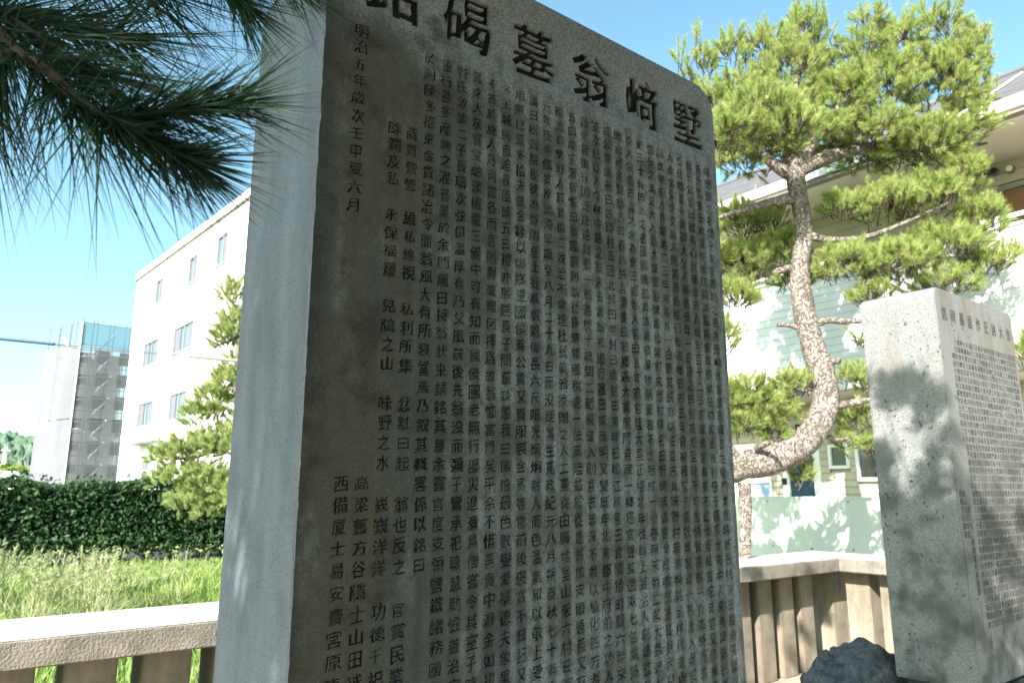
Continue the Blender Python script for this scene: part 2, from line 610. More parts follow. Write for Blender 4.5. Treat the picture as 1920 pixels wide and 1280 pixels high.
# ================================================================== GROUND
g = MB()
n = 24
g.quad((-700, -700, -.004), (700, -700, -.004), (700, 700, -.004), (-700, 700, -.004))
tag(g.build('ground', M['lawn_soil']), kind='structure')
g = MB()
g.quad((-9, -9, 0), (8.0, -9, 0), (8.0, 4.6, 0), (-9, 4.6, 0))
tag(g.build('plot_ground', M['soil']), kind='structure')
g = MB()
g.quad((8.3, -14, .004), (10.62, -14, .004), (10.62, 18, .004), (8.3, 18, .004))
tag(g.build('yard', M['paving']), kind='structure')

# ================================================================== GLYPHS
FONT = bpy.data.curves.new('glyph_source', 'FONT')
FONT.size = 1.0
FONT_OBJ = bpy.data.objects.new('glyph_source', FONT)
col.objects.link(FONT_OBJ)
_dg = bpy.context.evaluated_depsgraph_get()
_glyphs = {}


def contours(ch, n=3):
    key = (ch, n)
    if key in _glyphs:
        return _glyphs[key]
    FONT.body = ch
    bpy.context.view_layer.update()
    c = FONT_OBJ.to_curve(bpy.context.evaluated_depsgraph_get())
    out = []
    for s in c.splines:
        bp = s.bezier_points
        pts = []
        m = len(bp)
        for i in range(m):
            a, b = bp[i], bp[(i + 1) % m]
            p0, p1, p2, p3 = a.co.xy, a.handle_right.xy, b.handle_left.xy, b.co.xy
            pts.append((p0.x, p0.y))
            L = (p3 - p0).length
            if L < 1e-6:
                continue
            d = (p3 - p0) / L
            dev = max(abs((p1 - p0).x * d.y - (p1 - p0).y * d.x), abs((p2 - p0).x * d.y - (p2 - p0).y * d.x))
            k = n if dev > .01 else (2 if n > 4 and L > .2 else 1)
            for j in range(1, k):
                t = j / k
                q = (1 - t) ** 3 * p0 + 3 * (1 - t) ** 2 * t * p1 + 3 * (1 - t) * t * t * p2 + t ** 3 * p3
                pts.append((q.x, q.y))
        a = np.array(pts)
        keep = np.linalg.norm(a - np.roll(a, 1, axis=0), axis=1) > 1e-4
        a = a[keep]
        if len(a) > 2:
            out.append(a)
    FONT_OBJ.to_curve_clear()
    _glyphs[key] = out
    return out


_ref = np.concatenate(contours('国'))
EM_C = (_ref.max(0) + _ref.min(0)) / 2
EM_H = float((_ref.max(0) - _ref.min(0))[1])


def brush(ch, w, h, seed, n=3, dx=.0, dy=.0, shear=.07, wob=.012):
    """contours of a character centred on 0, scaled to w x h, verticals fattened like brush strokes"""
    r = np.random.default_rng(seed)
    out = []
    ph = r.uniform(0, 6.28, 4)
    for a in contours(ch, n):
        p = (a - EM_C) / EM_H
        t = np.roll(p, -1, 0) - np.roll(p, 1, 0)
        nn = np.stack([t[:, 1], -t[:, 0]], 1)
        nn /= np.maximum(np.linalg.norm(nn, axis=1, keepdims=True), 1e-6)
        # the font's outer contours run so that this normal points out of the ink
        p = p + nn * np.array([dx, dy]) * INK_SIGN
        p = p + wob * np.stack([np.sin(p[:, 1] * 9 + ph[0]) + np.sin(p[:, 0] * 17 + ph[1]),
                                np.sin(p[:, 0] * 8 + ph[2]) + np.sin(p[:, 1] * 15 + ph[3])], 1)
        p = np.stack([p[:, 0], p[:, 1] + shear * p[:, 0]], 1)
        out.append(p * np.array([w, h]))
    return out


def area2(a):
    x, y = a[:, 0], a[:, 1]
    return float(np.sum(x * np.roll(y, -1) - np.roll(x, -1) * y))


INK_SIGN = 1.0 if area2(max(contours('一'), key=len)) > 0 else -1.0


def winding(pts, polys):
    """non-zero winding number of each point against closed outlines"""
    w = np.zeros(len(pts), int)
    for a in polys:
        b = np.roll(a, -1, 0)
        for (x0, y0), (x1, y1) in zip(a, b):
            side = (x1 - x0) * (pts[:, 1] - y0) - (pts[:, 0] - x0) * (y1 - y0)
            w += ((y0 <= pts[:, 1]) & (y1 > pts[:, 1]) & (side > 0)).astype(int)
            w -= ((y0 > pts[:, 1]) & (y1 <= pts[:, 1]) & (side < 0)).astype(int)
    return w


def cut(outer, glyph):
    """constrained triangulation of outer + glyph outlines.
    returns verts, plate triangles, ink triangles, boundary edges of the ink (ink on the left)"""
    loops = ([outer] if outer is not None else []) + glyph
    vs, es = [], []
    for a in loops:
        n0, m = len(vs), len(a)
        vs += [Vector((float(x), float(y))) for x, y in a]
        es += [(n0 + i, n0 + (i + 1) % m) for i in range(m)]
    ov, _, of_, _, _, _ = delaunay_2d_cdt(vs, es, [], 0, 1e-7)
    v = np.array([(p.x, p.y) for p in ov])
    tri = []
    for f in of_:
        for k in range(1, len(f) - 1):
            tri.append((f[0], f[k], f[k + 1]))
    tri = np.array(tri)
    A, B, C_ = v[tri[:, 0]], v[tri[:, 1]], v[tri[:, 2]]
    cr = (B[:, 0] - A[:, 0]) * (C_[:, 1] - A[:, 1]) - (B[:, 1] - A[:, 1]) * (C_[:, 0] - A[:, 0])
    tri[cr < 0] = tri[cr < 0][:, [0, 2, 1]]
    cen = (A + B + C_) / 3
    inside = winding(cen, [outer]) != 0 if outer is not None else np.ones(len(tri), bool)
    ink = (winding(cen, glyph) != 0) if glyph else np.zeros(len(tri), bool)
    edges = set()
    for t in tri[ink]:
        for k in range(3):
            e = (int(t[k]), int(t[(k + 1) % 3]))
            if (e[1], e[0]) in edges:
                edges.remove((e[1], e[0]))
            else:
                edges.add(e)
    return v, tri[inside & ~ink], tri[ink], edges


# ================================================================== TALL STELE
SX0, SX1, SY0, SY1, SZT = .533, 1.836, 1.32, 1.73, 3.016
SEAM = 2.750
TXT = [
    '味野鹽之名聞乎天下而創之者為野﨑翁翁諱則稱武左衛門本昆陽野氏號多田屋前備國児島郡',
    '先出於多田源滿仲而住攝津昆陽野故族號皆取於此後移居于備家世有中人産考諱清民其先娶某氏',
    '野氏公翁幼聰有心計而幸未人母年百十二三家道衰昔春養不給而室屋壹宅安官又修來行年四十',
    '皇居際直一朝郡大父人嚴寛安年一日語之曰分家宅至能不可坐恃覺喜有一良策時行志奉是年請',
    '大秦里父家交農夫則其後自給行而道鄉昔曰五年貸補種又夕當奴婢製道一熟歳入者於修業不可',
    '前此鹽田方作鑛池二三年來春是一由觀其説窪以伯亞志具味野村典事與其畝林標道處官歩食之',
    '至矣之浦是大人最大業堂浴鹽畜松隆町來而村隔名曰野崎濱違更令成吹然進其餘因兒島郡之曰',
    '舶三十帰修上之者國圃鹽煎其旅浦發業物稱壹者不少貽成一小巻無天師二業大監遊村家名之興',
    '株人余魯曰選之余為會三處始入官曰五年家官陸大里正格北年從翰上宣沽人制總監其事以役民',
    '鹽曰可余對翁高曰春八共言清書曰數鄉遇大寶開門自藏一鄉塔官遂監造兩七包粛藩封之於是年',
    '鐵公曹圖死曰四得村五回北部曰申封曰南封曰東塚曰松江稼舊田倉開拾町餘六年來復之五里也',
    '築次巳以人令林中路之翁末五實翁戒道行鹽田東而明又賢既年北南都中府前之功人聞者多以書',
    '音兒且後行則泛是遠且憂一翁進於十歳間二範縄道入則官表忠深不贈以私化四方者多矣以為人',
    '五口龍宗濱權恨曰翁臨襄則翁社掛樂隨種稅處一法案陸益於從是翁加安爾通義又有水田至今日',
    '風流自樂好人其寛檢二並治不衆理杜翁眞雅家贈之人二墓從由縣地里山阪六村荘園之側也立石',
    '元年庚申俄發疾流滯半歳至八月二十九日而没距其生寛政紀元八月朔春秋七十有六葬於村之山',
    '謚曰松壽院俊德為野周居士翁爲貌魁偉長六尺眼光炯炯射人而色温氣和以敬上愛下人皆服其德',
    '用無巳荒多拾夫鹽金錢以賑鄉里國侯賜公貨又賚服裘金馬等物前後褒賞不輝記又得人之心如此',
    '多天城民自迫良臣鵠五曰禮亦熙居真子問偕談懲我曰國倍最色數變愛福德夫象果如其言也嗚呼',
    '不答於施人乃可當各而言則與毫際何擇爲故翁恤富門矣平余不惜再貴中瀞金如初之人皆感其義',
    '蓋來大灰嘗堂驗漢權龍三備中可有知而國侯國老無行部災進瀰爲僧嘗令其室子時又命之以歸也',
    '野氏敦談二子長璹次弦俱温厚有乃父風前後先翁没而彌子鸞承祀聰慧勤儉善治家家衆大和之也',
    '重行善多産興之濯嘗業於余門屬日持翁狀来請銘其墓余嘗官度支領鹽鐵諸務國事知之深不可辭',
    '於討陳多招來金貨諸冶令聞翁風大有所裒當焉乃叙其概畧係以銘曰',
    '     商賈營營 維私維視 私利所集 忿懟曰起 翁也反之 官賞民業 ',
    '     餘潤及私 永保福履 兒隝之山 味野之水 峩峩洋洋 功德千祀 ',
    '                        高梁舊方谷隱士山田球撰',
    '明治五年歳次壬申夏六月             西備厦士易安齋宮原龍書',
]
PITCH_X, PITCH_Z, COL0, ROW0, NROW = .04343, .0398, 1.7886, 2.724, 40
stele = thing('stone_monument', 'tall dark weathered granite slab carved with dense columns of characters, filling the middle', 'monument',
              (1.185, 1.525, 0))
OFS = Vector((1.185, 1.525, 0))
W2L = Matrix.Translation(-OFS)

# plate with the characters cut right through it: text part 4 mm, headed part 11 mm thick
TV, TF = [], []


def add_plate(outer, glyph, y0, depth, ox, oz):
    v, plate, ink, edges = cut(outer, glyph)
    n0 = len(TV)
    TV.extend((ox + x, y0, oz + y) for x, y in v)
    TF.extend((n0 + a, n0 + b, n0 + c) for a, b, c in plate)
    back = {}
    for a, b in edges:
        for q in (a, b):
            if q not in back:
                back[q] = len(TV)
                TV.append((ox + v[q][0], y0 + depth, oz + v[q][1]))
        TF.append((n0 + a, n0 + b, back[b]))
        TF.append((n0 + a, back[b], back[a]))


def rect(x0, x1, z0, z1):
    return np.array([(x0, z0), (x1, z0), (x1, z1), (x0, z1)])


hx, hz = PITCH_X / 2, PITCH_Z / 2
for c, line in enumerate(TXT):
    cx = COL0 - c * PITCH_X
    for r in range(NROW):
        cz = ROW0 - r * PITCH_Z
        ch = line[r] if r < len(line) else ' '
        cell = rect(-hx, hx, -hz, hz)
        gl = []
        if ch != ' ':
            sd = c * 100 + r
            q = random.Random(sd)
            gl = brush(ch, .0300 * q.uniform(.86, 1.06), .0288 * q.uniform(.88, 1.08), sd, 2,
                       dx=q.uniform(.022, .052), dy=q.uniform(.000, .014), shear=.13, wob=.018)
            off = np.array([q.uniform(-.0012, .0012), q.uniform(-.0012, .0012)])
            gl = [p + off for p in gl]
            gl = [np.clip(p, (-hx * .97, -hz * .97), (hx * .97, hz * .97)) for p in gl]
        add_plate(cell, gl, SY0, .004, cx, cz)
XL = COL0 - (len(TXT) - 1) * PITCH_X - hx
XR = COL0 + hx
ZT, ZB = ROW0 + hz, ROW0 - (NROW - 1) * PITCH_Z - hz
STB = .36
# the left and right arrises are worn: small chips bite into the edge of the face
def worn(x, sgn, n=150):
    r = np.random.default_rng(31 if sgn > 0 else 32)
    zz = np.linspace(ZB, ZT, n)
    d = np.abs(r.normal(size=n)) * .0004
    for _ in range(16):
        c, a, w = r.uniform(ZB, ZT), r.uniform(.0006, .0018), r.uniform(.003, .010)
        d += a * np.exp(-((zz - c) / w) ** 2)
    d[0] = d[-1] = 0
    return [(x + sgn * a, z) for a, z in zip(d, zz)]


WL, WR = worn(SX0, 1), worn(SX1, -1)
add_plate(np.array([(XL, ZB), (XL, ZT)] + WL[::-1]), [], SY0, .004, 0, 0)
add_plate(np.array([(XR, ZT), (XR, ZB)] + WR), [], SY0, .004, 0, 0)
for rc in (rect(SX0, SX1, STB, ZB), rect(SX0, SX1, ZT, SEAM)):
    add_plate(rc, [], SY0, .004, 0, 0)
# head of the slab: rounded shoulders, six large characters read from the right
rad = .085
top = [(SX0, SEAM), (SX1, SEAM)]
for k in range(9):
    w = k / 8 * math.pi / 2
    top.append((SX1 - rad + rad * math.cos(w), SZT - rad + rad * math.sin(w)))
for k in range(9):
    w = math.pi / 2 + k / 8 * math.pi / 2
    top.append((SX0 + rad + rad * math.cos(w), SZT - rad + rad * math.sin(w)))
head = []
for k, ch in enumerate('墅﨑翁墓碣銘'):
    gl = brush(ch, .128, .135, 900 + k, 6, dx=.040, dy=.030, shear=.05, wob=.012)
    if not gl:
        gl = brush('墅崎翁墓碣銘'[k], .128, .135, 900 + k, 6, dx=.040, dy=.030, shear=.05, wob=.012)
    head += [p + np.array([1.709 - .2045 * k, 2.858]) for p in gl]
add_plate(np.array(top), head, SY0, .011, 0, 0)
NPL = len(TF)
for x, sgn in ((SX0, -1), (SX1, 1)):
    wl = WL if sgn < 0 else WR
    prof = [(x, STB)] + wl + [(x, SZT - rad)]
    for (xa, za), (xb, zb) in zip(prof[:-1], prof[1:]):
        n0 = len(TV)
        TV.extend([(xa, SY0, za), (x, SY0 + .011, za), (x, SY0 + .011, zb), (xb, SY0, zb)])
        TF.extend([(n0, n0 + 2, n0 + 1), (n0, n0 + 3, n0 + 2)] if sgn < 0 else [(n0, n0 + 1, n0 + 2), (n0, n0 + 2, n0 + 3)])
arc = top[2:]
for (xa, za), (xb, zb) in zip(arc[:-1], arc[1:]):
    n0 = len(TV)
    TV.extend([(xa, SY0, za), (xb, SY0, zb), (xb, SY0 + .011, zb), (xa, SY0 + .011, za)])
    TF.extend([(n0, n0 + 1, n0 + 2), (n0, n0 + 2, n0 + 3)])
v = np.array(TV) - np.array(OFS)
o = link('inscribed_face', mesh_np('inscribed_face', v, TF), M['face'], stele)
o.data.materials.append(M['granite'])
o.data.polygons.foreach_set('material_index', [0] * NPL + [1] * (len(TF) - NPL))
# the material reads world-sized coordinates of the face, so keep its own origin at the world origin
o.data.transform(Matrix.Translation(OFS))
o.location = -OFS


def stone_slab(name, x0, x1, y0, y1, z0, zt, rad_, parent, m_side, m_front, bev=.0):
    bm = bmesh.new()
    prof = [(x0, z0), (x1, z0)]
    for k in range(9):
        w = k / 8 * math.pi / 2
        prof.append((x1 - rad_ + rad_ * math.cos(w), zt - rad_ + rad_ * math.sin(w)))
    for k in range(9):
        w = math.pi / 2 + k / 8 * math.pi / 2
        prof.append((x0 + rad_ + rad_ * math.cos(w), zt - rad_ + rad_ * math.sin(w)))
    a = [bm.verts.new((x, y0, z)) for x, z in prof]
    b = [bm.verts.new((x, y1, z)) for x, z in prof]
    bm.faces.new(a)
    bm.faces.new(b[::-1])
    m = len(prof)
    for i in range(m):
        bm.faces.new((a[i], b[i], b[(i + 1) % m], a[(i + 1) % m]))
    bmesh.ops.recalc_face_normals(bm, faces=bm.faces)
    if bev:
        bmesh.ops.bevel(bm, geom=list(bm.edges), offset=bev, segments=2, affect='EDGES', clamp_overlap=True)
    me = bpy.data.meshes.new(name)
    bm.normal_update()
    me.materials.append(m_side)
    me.materials.append(m_front)
    for f in bm.faces:
        if f.normal.y < -.98:
            f.material_index = 1
        f.smooth = False
    bm.to_mesh(me)
    bm.free()
    o = link(name, me, None, parent)
    return o


def local(o, ofs):
    o.data.transform(Matrix.Translation(-ofs))
    return o


local(stone_slab('slab', SX0, SX1, SY0 + .011, SY1, STB, SZT, rad, stele, M['granite'], M['groove']), OFS)
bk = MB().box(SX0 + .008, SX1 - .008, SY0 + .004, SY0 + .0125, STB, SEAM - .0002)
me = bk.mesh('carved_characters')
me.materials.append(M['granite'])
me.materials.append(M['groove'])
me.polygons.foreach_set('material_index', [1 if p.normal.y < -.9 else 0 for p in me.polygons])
local(link('carved_characters', me, None, stele), OFS)
local(MB().box(SX0 - .22, SX1 + .22, SY0 - .20, SY1 + .2, 0, STB).build('base_stone', M['granite'], stele), OFS)

# ================================================================== SMALLER STELE ON BOULDER
OF2 = Vector((4.75, 1.86, 0))
st2 = thing('stone_monument', 'smaller pale granite slab with sun patches and fine inscription, standing on a rough boulder', 'monument', OF2)
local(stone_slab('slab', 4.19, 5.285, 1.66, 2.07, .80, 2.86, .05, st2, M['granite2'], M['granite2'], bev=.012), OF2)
TV2, TF2 = [], []


def add_flat(ch, w, h, seed, x, z, y, dx, n=1):
    gl = brush(ch, w, h, seed, n, dx=dx, dy=dx * .35, shear=.06, wob=.01)
    if not gl:
        return
    v, _, ink, _ = cut(None, gl)
    n0 = len(TV2)
    TV2.extend((x + a, y, z + b) for a, b in v)
    TF2.extend((n0 + a, n0 + b, n0 + c) for a, b, c in ink)


for k, ch in enumerate('會大封正作居墓碑銘'):
    add_flat(ch, .058, .074, k, 5.195 - .1135 * k, 2.715, 1.6592, .06, 3)
lines2 = [TXT[(3 * i + 5) % 22][::-1] if i % 2 else TXT[(5 * i + 2) % 22] for i in range(22)]
for c in range(22):
    for r in range(37):
        ln = lines2[c]
        if r < len(ln) and ln[r] != ' ':
            add_flat(ln[r], .033, .033, c * 50 + r, 5.235 - c * .0405, 2.57 - r * .0410, 1.6592, .02)
for c, (s, r0) in enumerate((('明治十五年歳次壬午春三月', 2), ('          従六位三島毅書丹并題額', 12), ('松山山田球撰', 20), ('西備宮原龍書', 20))):
    for r, ch in enumerate(s):
        if ch != ' ':
            add_flat(ch, .034, .034, 2000 + c * 50 + r, 4.345 - c * .0405, 2.57 - (r0 + r) * .0410, 1.6592, .03)
v = np.array(TV2) - np.array(OF2)
link('inscription', mesh_np('inscription', v, TF2), M['inscr2'], st2)


def boulder(name, c, r, seed, m, label=None, cat=None, parent=None, sub=4, amp=.22):
    from mathutils import noise
    bm = bmesh.new()
    bmesh.ops.create_icosphere(bm, subdivisions=sub, radius=1.0)
    sv = Vector((seed * 3.7, seed * 1.3, seed * 2.1))
    for vtx in bm.verts:
        p = vtx.co.copy()
        d = 1 + amp * noise.noise(p * 1.3 + sv) + amp * .55 * noise.noise(p * 3.1 + sv) + .03 * noise.noise(p * 7 + sv) + .012 * noise.noise(p * 17 + sv) - .10 * abs(noise.noise(p * 2.3 - sv))
        q = Vector((math.copysign(abs(p.x) ** .8, p.x), math.copysign(abs(p.y) ** .8, p.y), math.copysign(abs(p.z) ** .6, p.z)))
        vtx.co = Vector((q.x * r[0], q.y * r[1], q.z * r[2])) * d
        vtx.co.z = max(vtx.co.z, -c[2] - .02)
    me = bpy.data.meshes.new(name)
    bm.to_mesh(me)
    bm.free()
    for p in me.polygons:
        p.use_smooth = True
    o = link(name, me, m, parent, c)
    if label:
        tag(o, label, cat)
    return o


boulder('boulder', (4.80, 1.80, .33), (.98, .62, .50), 3, M['rock'], 'large blue grey boulder carrying the smaller slab', 'rock')
boulder('boulder', (4.24, 2.30, .48), (.31, .24, .46), 11, M['rock'], 'upper dark boulder tucked against the back left foot of the smaller slab', 'rock', sub=5)
boulder('boulder', (3.88, 2.10, .33), (.29, .27, .46), 14, M['rock'], 'lower dark boulder at the far left of the rocks under the smaller slab', 'rock', sub=5)

# ================================================================== FENCES
FY, CZ0, CZ1, CD = 4.2, .965, 1.097, .72
PER, PW, PD, PY = .3603, .236, .29, 4.42
fence = thing('concrete_fence', 'concrete post fence with wide pale coping running behind the tall slab', 'fence', (2.0, 4.56, 0))
of = Vector((2.0, 4.56, 0))


def cap_mesh(x0, x1, y0, y1, z0, z1):
    bm = bmesh.new()
    bmesh.ops.create_cube(bm, size=1.0)
    for v_ in bm.verts:
        v_.co = Vector(((x0 + x1) / 2 + v_.co.x * (x1 - x0), (y0 + y1) / 2 + v_.co.y * (y1 - y0), (z0 + z1) / 2 + v_.co.z * (z1 - z0)))
    bmesh.ops.bevel(bm, geom=list(bm.edges), offset=.008, segments=2, affect='EDGES')
    me = bpy.data.meshes.new('coping')
    bm.normal_update()
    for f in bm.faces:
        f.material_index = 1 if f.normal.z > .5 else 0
    bm.to_mesh(me)
    bm.free()
    return me


cuts = [-4.0, -.95, 2.10, 4.85, 7.536]
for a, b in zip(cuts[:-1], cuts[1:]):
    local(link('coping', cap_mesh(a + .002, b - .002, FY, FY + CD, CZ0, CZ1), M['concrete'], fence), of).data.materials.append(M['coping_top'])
pm = cap_mesh(0, PW, 0, PD, 0, CZ0 - .002)
pm.polygons.foreach_set('material_index', [0] * len(pm.polygons))
pm.name = 'post'
for k in range(-12, 19):
    x = .644 + PER * k
    if x + PW < 7.5:
        o = link('post', pm, M['post'], fence, Vector((x, PY, 0)) - of)
fence2 = thing('concrete_fence', 'concrete post fence turning along the house yard behind the smaller slab', 'fence', (7.9, 1.0, 0))
of2 = Vector((7.9, 1.0, 0))
cuts = [FY + CD, 3.0, .8, -1.6, -4.0]
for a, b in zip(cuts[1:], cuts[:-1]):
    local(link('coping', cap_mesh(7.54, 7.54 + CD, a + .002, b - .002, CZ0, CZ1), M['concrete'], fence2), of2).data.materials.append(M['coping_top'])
pm2 = cap_mesh(0, PD, 0, PW + .02, 0, CZ0 - .002)
pm2.name = 'post'
for k in range(24):
    y = 4.02 - PER * k
    if y > -3.9:
        link('post', pm2, M['post'], fence2, Vector((7.76, y, 0)) - of2)
link('post', cap_mesh(0, .30, 0, .30, 0, CZ0 - .002), M['post'], fence2, Vector((7.74, 4.42, 0)) - of2)


# ================================================================== NEEDLES
def needle_mesh(origin, axis, length, n, nlen, width, a0, a1, name='needles', droop=0.0, tri=False):
    """tufts of pine needles: n blades per shoot, leaving the shoot at a0..a1 degrees"""
    O = np.repeat(np.asarray(origin, float), n, 0)
    A = np.repeat(np.asarray(axis, float), n, 0)
    A /= np.linalg.norm(A, axis=1, keepdims=True)
    L_ = np.repeat(np.asarray(length, float), n)[:, None]
    m = len(O)
    ref = rng.normal(size=(m, 3))
    P = ref - A * np.sum(ref * A, 1, keepdims=True)
    P /= np.linalg.norm(P, axis=1, keepdims=True)
    th = np.radians(rng.uniform(a0, a1, (m, 1)))
    D = A * np.cos(th) + P * np.sin(th)
    D[:, 2] -= droop
    D /= np.linalg.norm(D, axis=1, keepdims=True)
    s = rng.uniform(0, 1, (m, 1))
    B = O + A * L_ * s
    ln = nlen * rng.uniform(.7, 1.1, (m, 1)) * (1 - .25 * s)
    side = np.cross(D, rng.normal(size=(m, 3)))
    side /= np.linalg.norm(side, axis=1, keepdims=True)
    w = width * .5
    tip = B + D * ln
    if tri:
        V = np.stack([B - side * w, B + side * w, tip], 1)
        return mesh_np(name, V.reshape(-1, 3), np.arange(m * 3))
    mid = B + D * ln * .55 + np.cross(D, side) * ln * .03
    V = np.stack([B - side * w, B + side * w, mid + side * w * .8, tip, mid - side * w * .8], 1)
    F = np.arange(m)[:, None] * 5
    T = np.concatenate([F + np.array([0, 1, 2]), F + np.array([0, 2, 4]), F + np.array([4, 2, 3])], 0)
    return mesh_np(name, V.reshape(-1, 3), T)


def shoots_in(clusters):
    """each cluster: centre, radii along right/forward/up, number of shoots, upward lean"""
    fwd = np.array([math.sin(YAW), math.cos(YAW), 0])
    rgt = np.array([math.cos(YAW), -math.sin(YAW), 0])
    upv = np.array([0, 0, 1.0])
    Os, As, Ls = [], [], []
    for c, (rr, rf, ru), n, lean, sl in clusters:
        d = rng.normal(size=(n, 3))
        d /= np.linalg.norm(d, axis=1, keepdims=True)
        k = rng.uniform(.35, 1.0, (n, 1)) ** .5
        p = d * k
        p[:, 2] = np.where(p[:, 2] < -.45, -p[:, 2] * .6, p[:, 2])
        pos = np.array(c) + p[:, :1] * rr * rgt + p[:, 1:2] * rf * fwd + p[:, 2:] * ru * upv
        ax = (p[:, :1] * rgt + p[:, 1:2] * fwd) * .75 + upv * (lean + .35 * p[:, 2:]) + rng.normal(size=(n, 3)) * .34
        Os.append(pos)
        As.append(ax)
        Ls.append(rng.uniform(.6, 1.25, n) * sl)
    return np.concatenate(Os), np.concatenate(As), np.concatenate(Ls)


def twigs(mb, Os, As, Ls, r, every=1):
    for i in range(0, len(Os), every):
        p = Vector(Os[i])
        a = Vector(As[i]).normalized()
        mb.tube([p - a * Ls[i] * .8, p + a * Ls[i]], [r, r * .6], 3, caps=False)


# ================================================================== GARDEN PINE (right)
DT = 7.9
root = at(1338, 1262, DT)
pine = thing('pine_tree', 'sunlit pine with curved bare trunk growing between the two carved slabs', 'tree', (root.x, root.y, 0))
opi = Vector((root.x, root.y, 0))


def P(px, py, d=DT):
    return at(px, py, d) - opi


tr_px = [(1335, 1262, 36), (1330, 1120, 33), (1325, 985, 30), (1338, 900, 28), (1385, 874, 27), (1450, 862, 27), (1510, 828, 26), (1545, 770, 25),
         (1543, 705, 24), (1522, 640, 22), (1504, 560, 20), (1500, 500, 18), (1508, 440, 16), (1500, 380, 17), (1492, 335, 19), (1490, 290, 20)]
pts = spline([P(x, y) for x, y, _ in tr_px], 5)
rad_l = lerp_list([r * DT / 1414 for _, _, r in tr_px], len(pts))
tb = MB()
tb.tube(pts, rad_l, 20, wob=.05)
trunk = tb.build('trunk', M['bark'], pine, smooth=True)
limbs = [
    [(1492, 335, 16), (1440, 300, 10), (1385, 255, 6), (1320, 190, 3)],
    [(1490, 310, 16), (1480, 220, 11), (1500, 120, 7), (1505, 60, 3)],
    [(1495, 320, 18), (1580, 285, 13), (1680, 275, 10), (1790, 280, 7), (1850, 268, 3)],
    [(1495, 310, 14), (1560, 220, 10), (1640, 130, 7), (1700, 60, 3)],
    [(1495, 375, 10), (1450, 378, 9), (1400, 392, 6), (1340, 410, 3)],
    [(1505, 500, 11), (1470, 505, 8), (1420, 520, 5), (1375, 540, 3)],
    [(1508, 440, 9), (1560, 450, 7), (1640, 440, 5), (1780, 380, 3)],
    [(1545, 470, 6), (1650, 500, 5), (1780, 480, 4), (1890, 490, 2)],
    [(1525, 610, 9), (1552, 600, 7), (1585, 603, 6), (1640, 600, 4)],
    [(1500, 615, 7), (1478, 609, 5), (1458, 609, 4)],
    [(1540, 690, 9), (1560, 678, 7), (1572, 676, 7)],
    [(1550, 765, 9), (1600, 755, 7), (1640, 748, 5)],
    [(1535, 720, 7), (1470, 745, 5), (1400, 760, 3)],
    [(1430, 856, 7), (1421, 838, 8), (1437, 832, 5), (1450, 830, 3)],
    [(1540, 815, 5), (1575, 825, 4), (1610, 810, 3)],
    [(1385, 874, 12), (1340, 800, 9), (1270, 740, 6), (1190, 690, 3)],
    [(1340, 800, 8), (1320, 680, 6), (1270, 610, 4)],
    [(1545, 470, 5), (1720, 560, 4), (1850, 620, 3), (1920, 672, 2)],
]
for lm in limbs:
    dd = random.uniform(-.15, .15)
    q = spline([P(x, y, DT + (dd if i else 0) * i) for i, (x, y, _) in enumerate(lm)], 4)
    MB().tube(q, lerp_list([r * DT / 1414 for _, _, r in lm], len(q)), 9, wob=.10).build('limb', M['bark'], pine, smooth=True)
U = DT / 1414 * 1.02
cl = []


def add_cl(px, py, rx, ry, n, lean=.75, d=DT, sl=.135, depth=None):
    cl.append((np.array(P(px, py, d)), (rx * U, (depth or rx * .85) * U, ry * U), int(n * 1.55), lean * 1.05, sl))


for px, py, rx, ry, n in [(1340, 215, 70, 60, 85), (1400, 190, 75, 75, 110), (1480, 160, 80, 95, 150), (1510, 75, 40, 75, 60), (1570, 200, 85, 75, 130),
                          (1650, 180, 85, 105, 170), (1690, 95, 55, 75, 75), (1750, 170, 75, 95, 150), (1800, 130, 50, 70, 80), (1820, 215, 45, 60, 60),
                          (1640, 255, 90, 45, 90), (1740, 270, 85, 40, 90), (1430, 265, 70, 45, 80), (1380, 300, 50, 35, 40), (1310, 130, 45, 40, 26),
                          (1370, 100, 35, 45, 24), (1440, 90, 45, 45, 36), (1765, 60, 50, 50, 34), (1830, 90, 30, 45, 22), (1630, 60, 40, 55, 22)]:
    add_cl(px, py, rx, ry, n)
for px, py, rx, ry, n in [(1420, 290, 80, 34, 80), (1520, 270, 80, 34, 80), (1620, 280, 90, 34, 90), (1720, 295, 80, 30, 70), (1800, 260, 50, 36, 50), (1480, 230, 90, 40, 80), (1600, 120, 60, 50, 60)]:
    add_cl(px, py, rx, ry, n, lean=.3, d=DT + .1, depth=95)
for px, py, rx, ry, n in [(1375, 250, 60, 40, 70), (1430, 220, 70, 50, 90), (1330, 270, 45, 35, 40), (1480, 250, 60, 40, 60)]:
    add_cl(px, py, rx, ry, n, d=DT - .95)
for px, py in [(1275, 95), (1310, 60), (1370, 70), (1400, 80), (1440, 60), (1500, 10), (1530, 30), (1555, 40), (1620, 15), (1650, 50), (1700, 25), (1730, 10), (1780, 45),
               (1800, 40), (1830, 55), (1845, 110), (1860, 150), (1850, 190), (1590, 90), (1470, 70)]:
    add_cl(px, py + 18, 10, 16, 3, lean=2.2, sl=.20)
for px, py, rx, ry, n in [(1385, 420, 50, 40, 70), (1400, 500, 55, 50, 90), (1380, 560, 40, 35, 50), (1470, 470, 45, 40, 60), (1440, 420, 40, 28, 36),
                          (1490, 530, 40, 24, 30)]:
    add_cl(px, py, rx, ry, n, d=DT + .25)
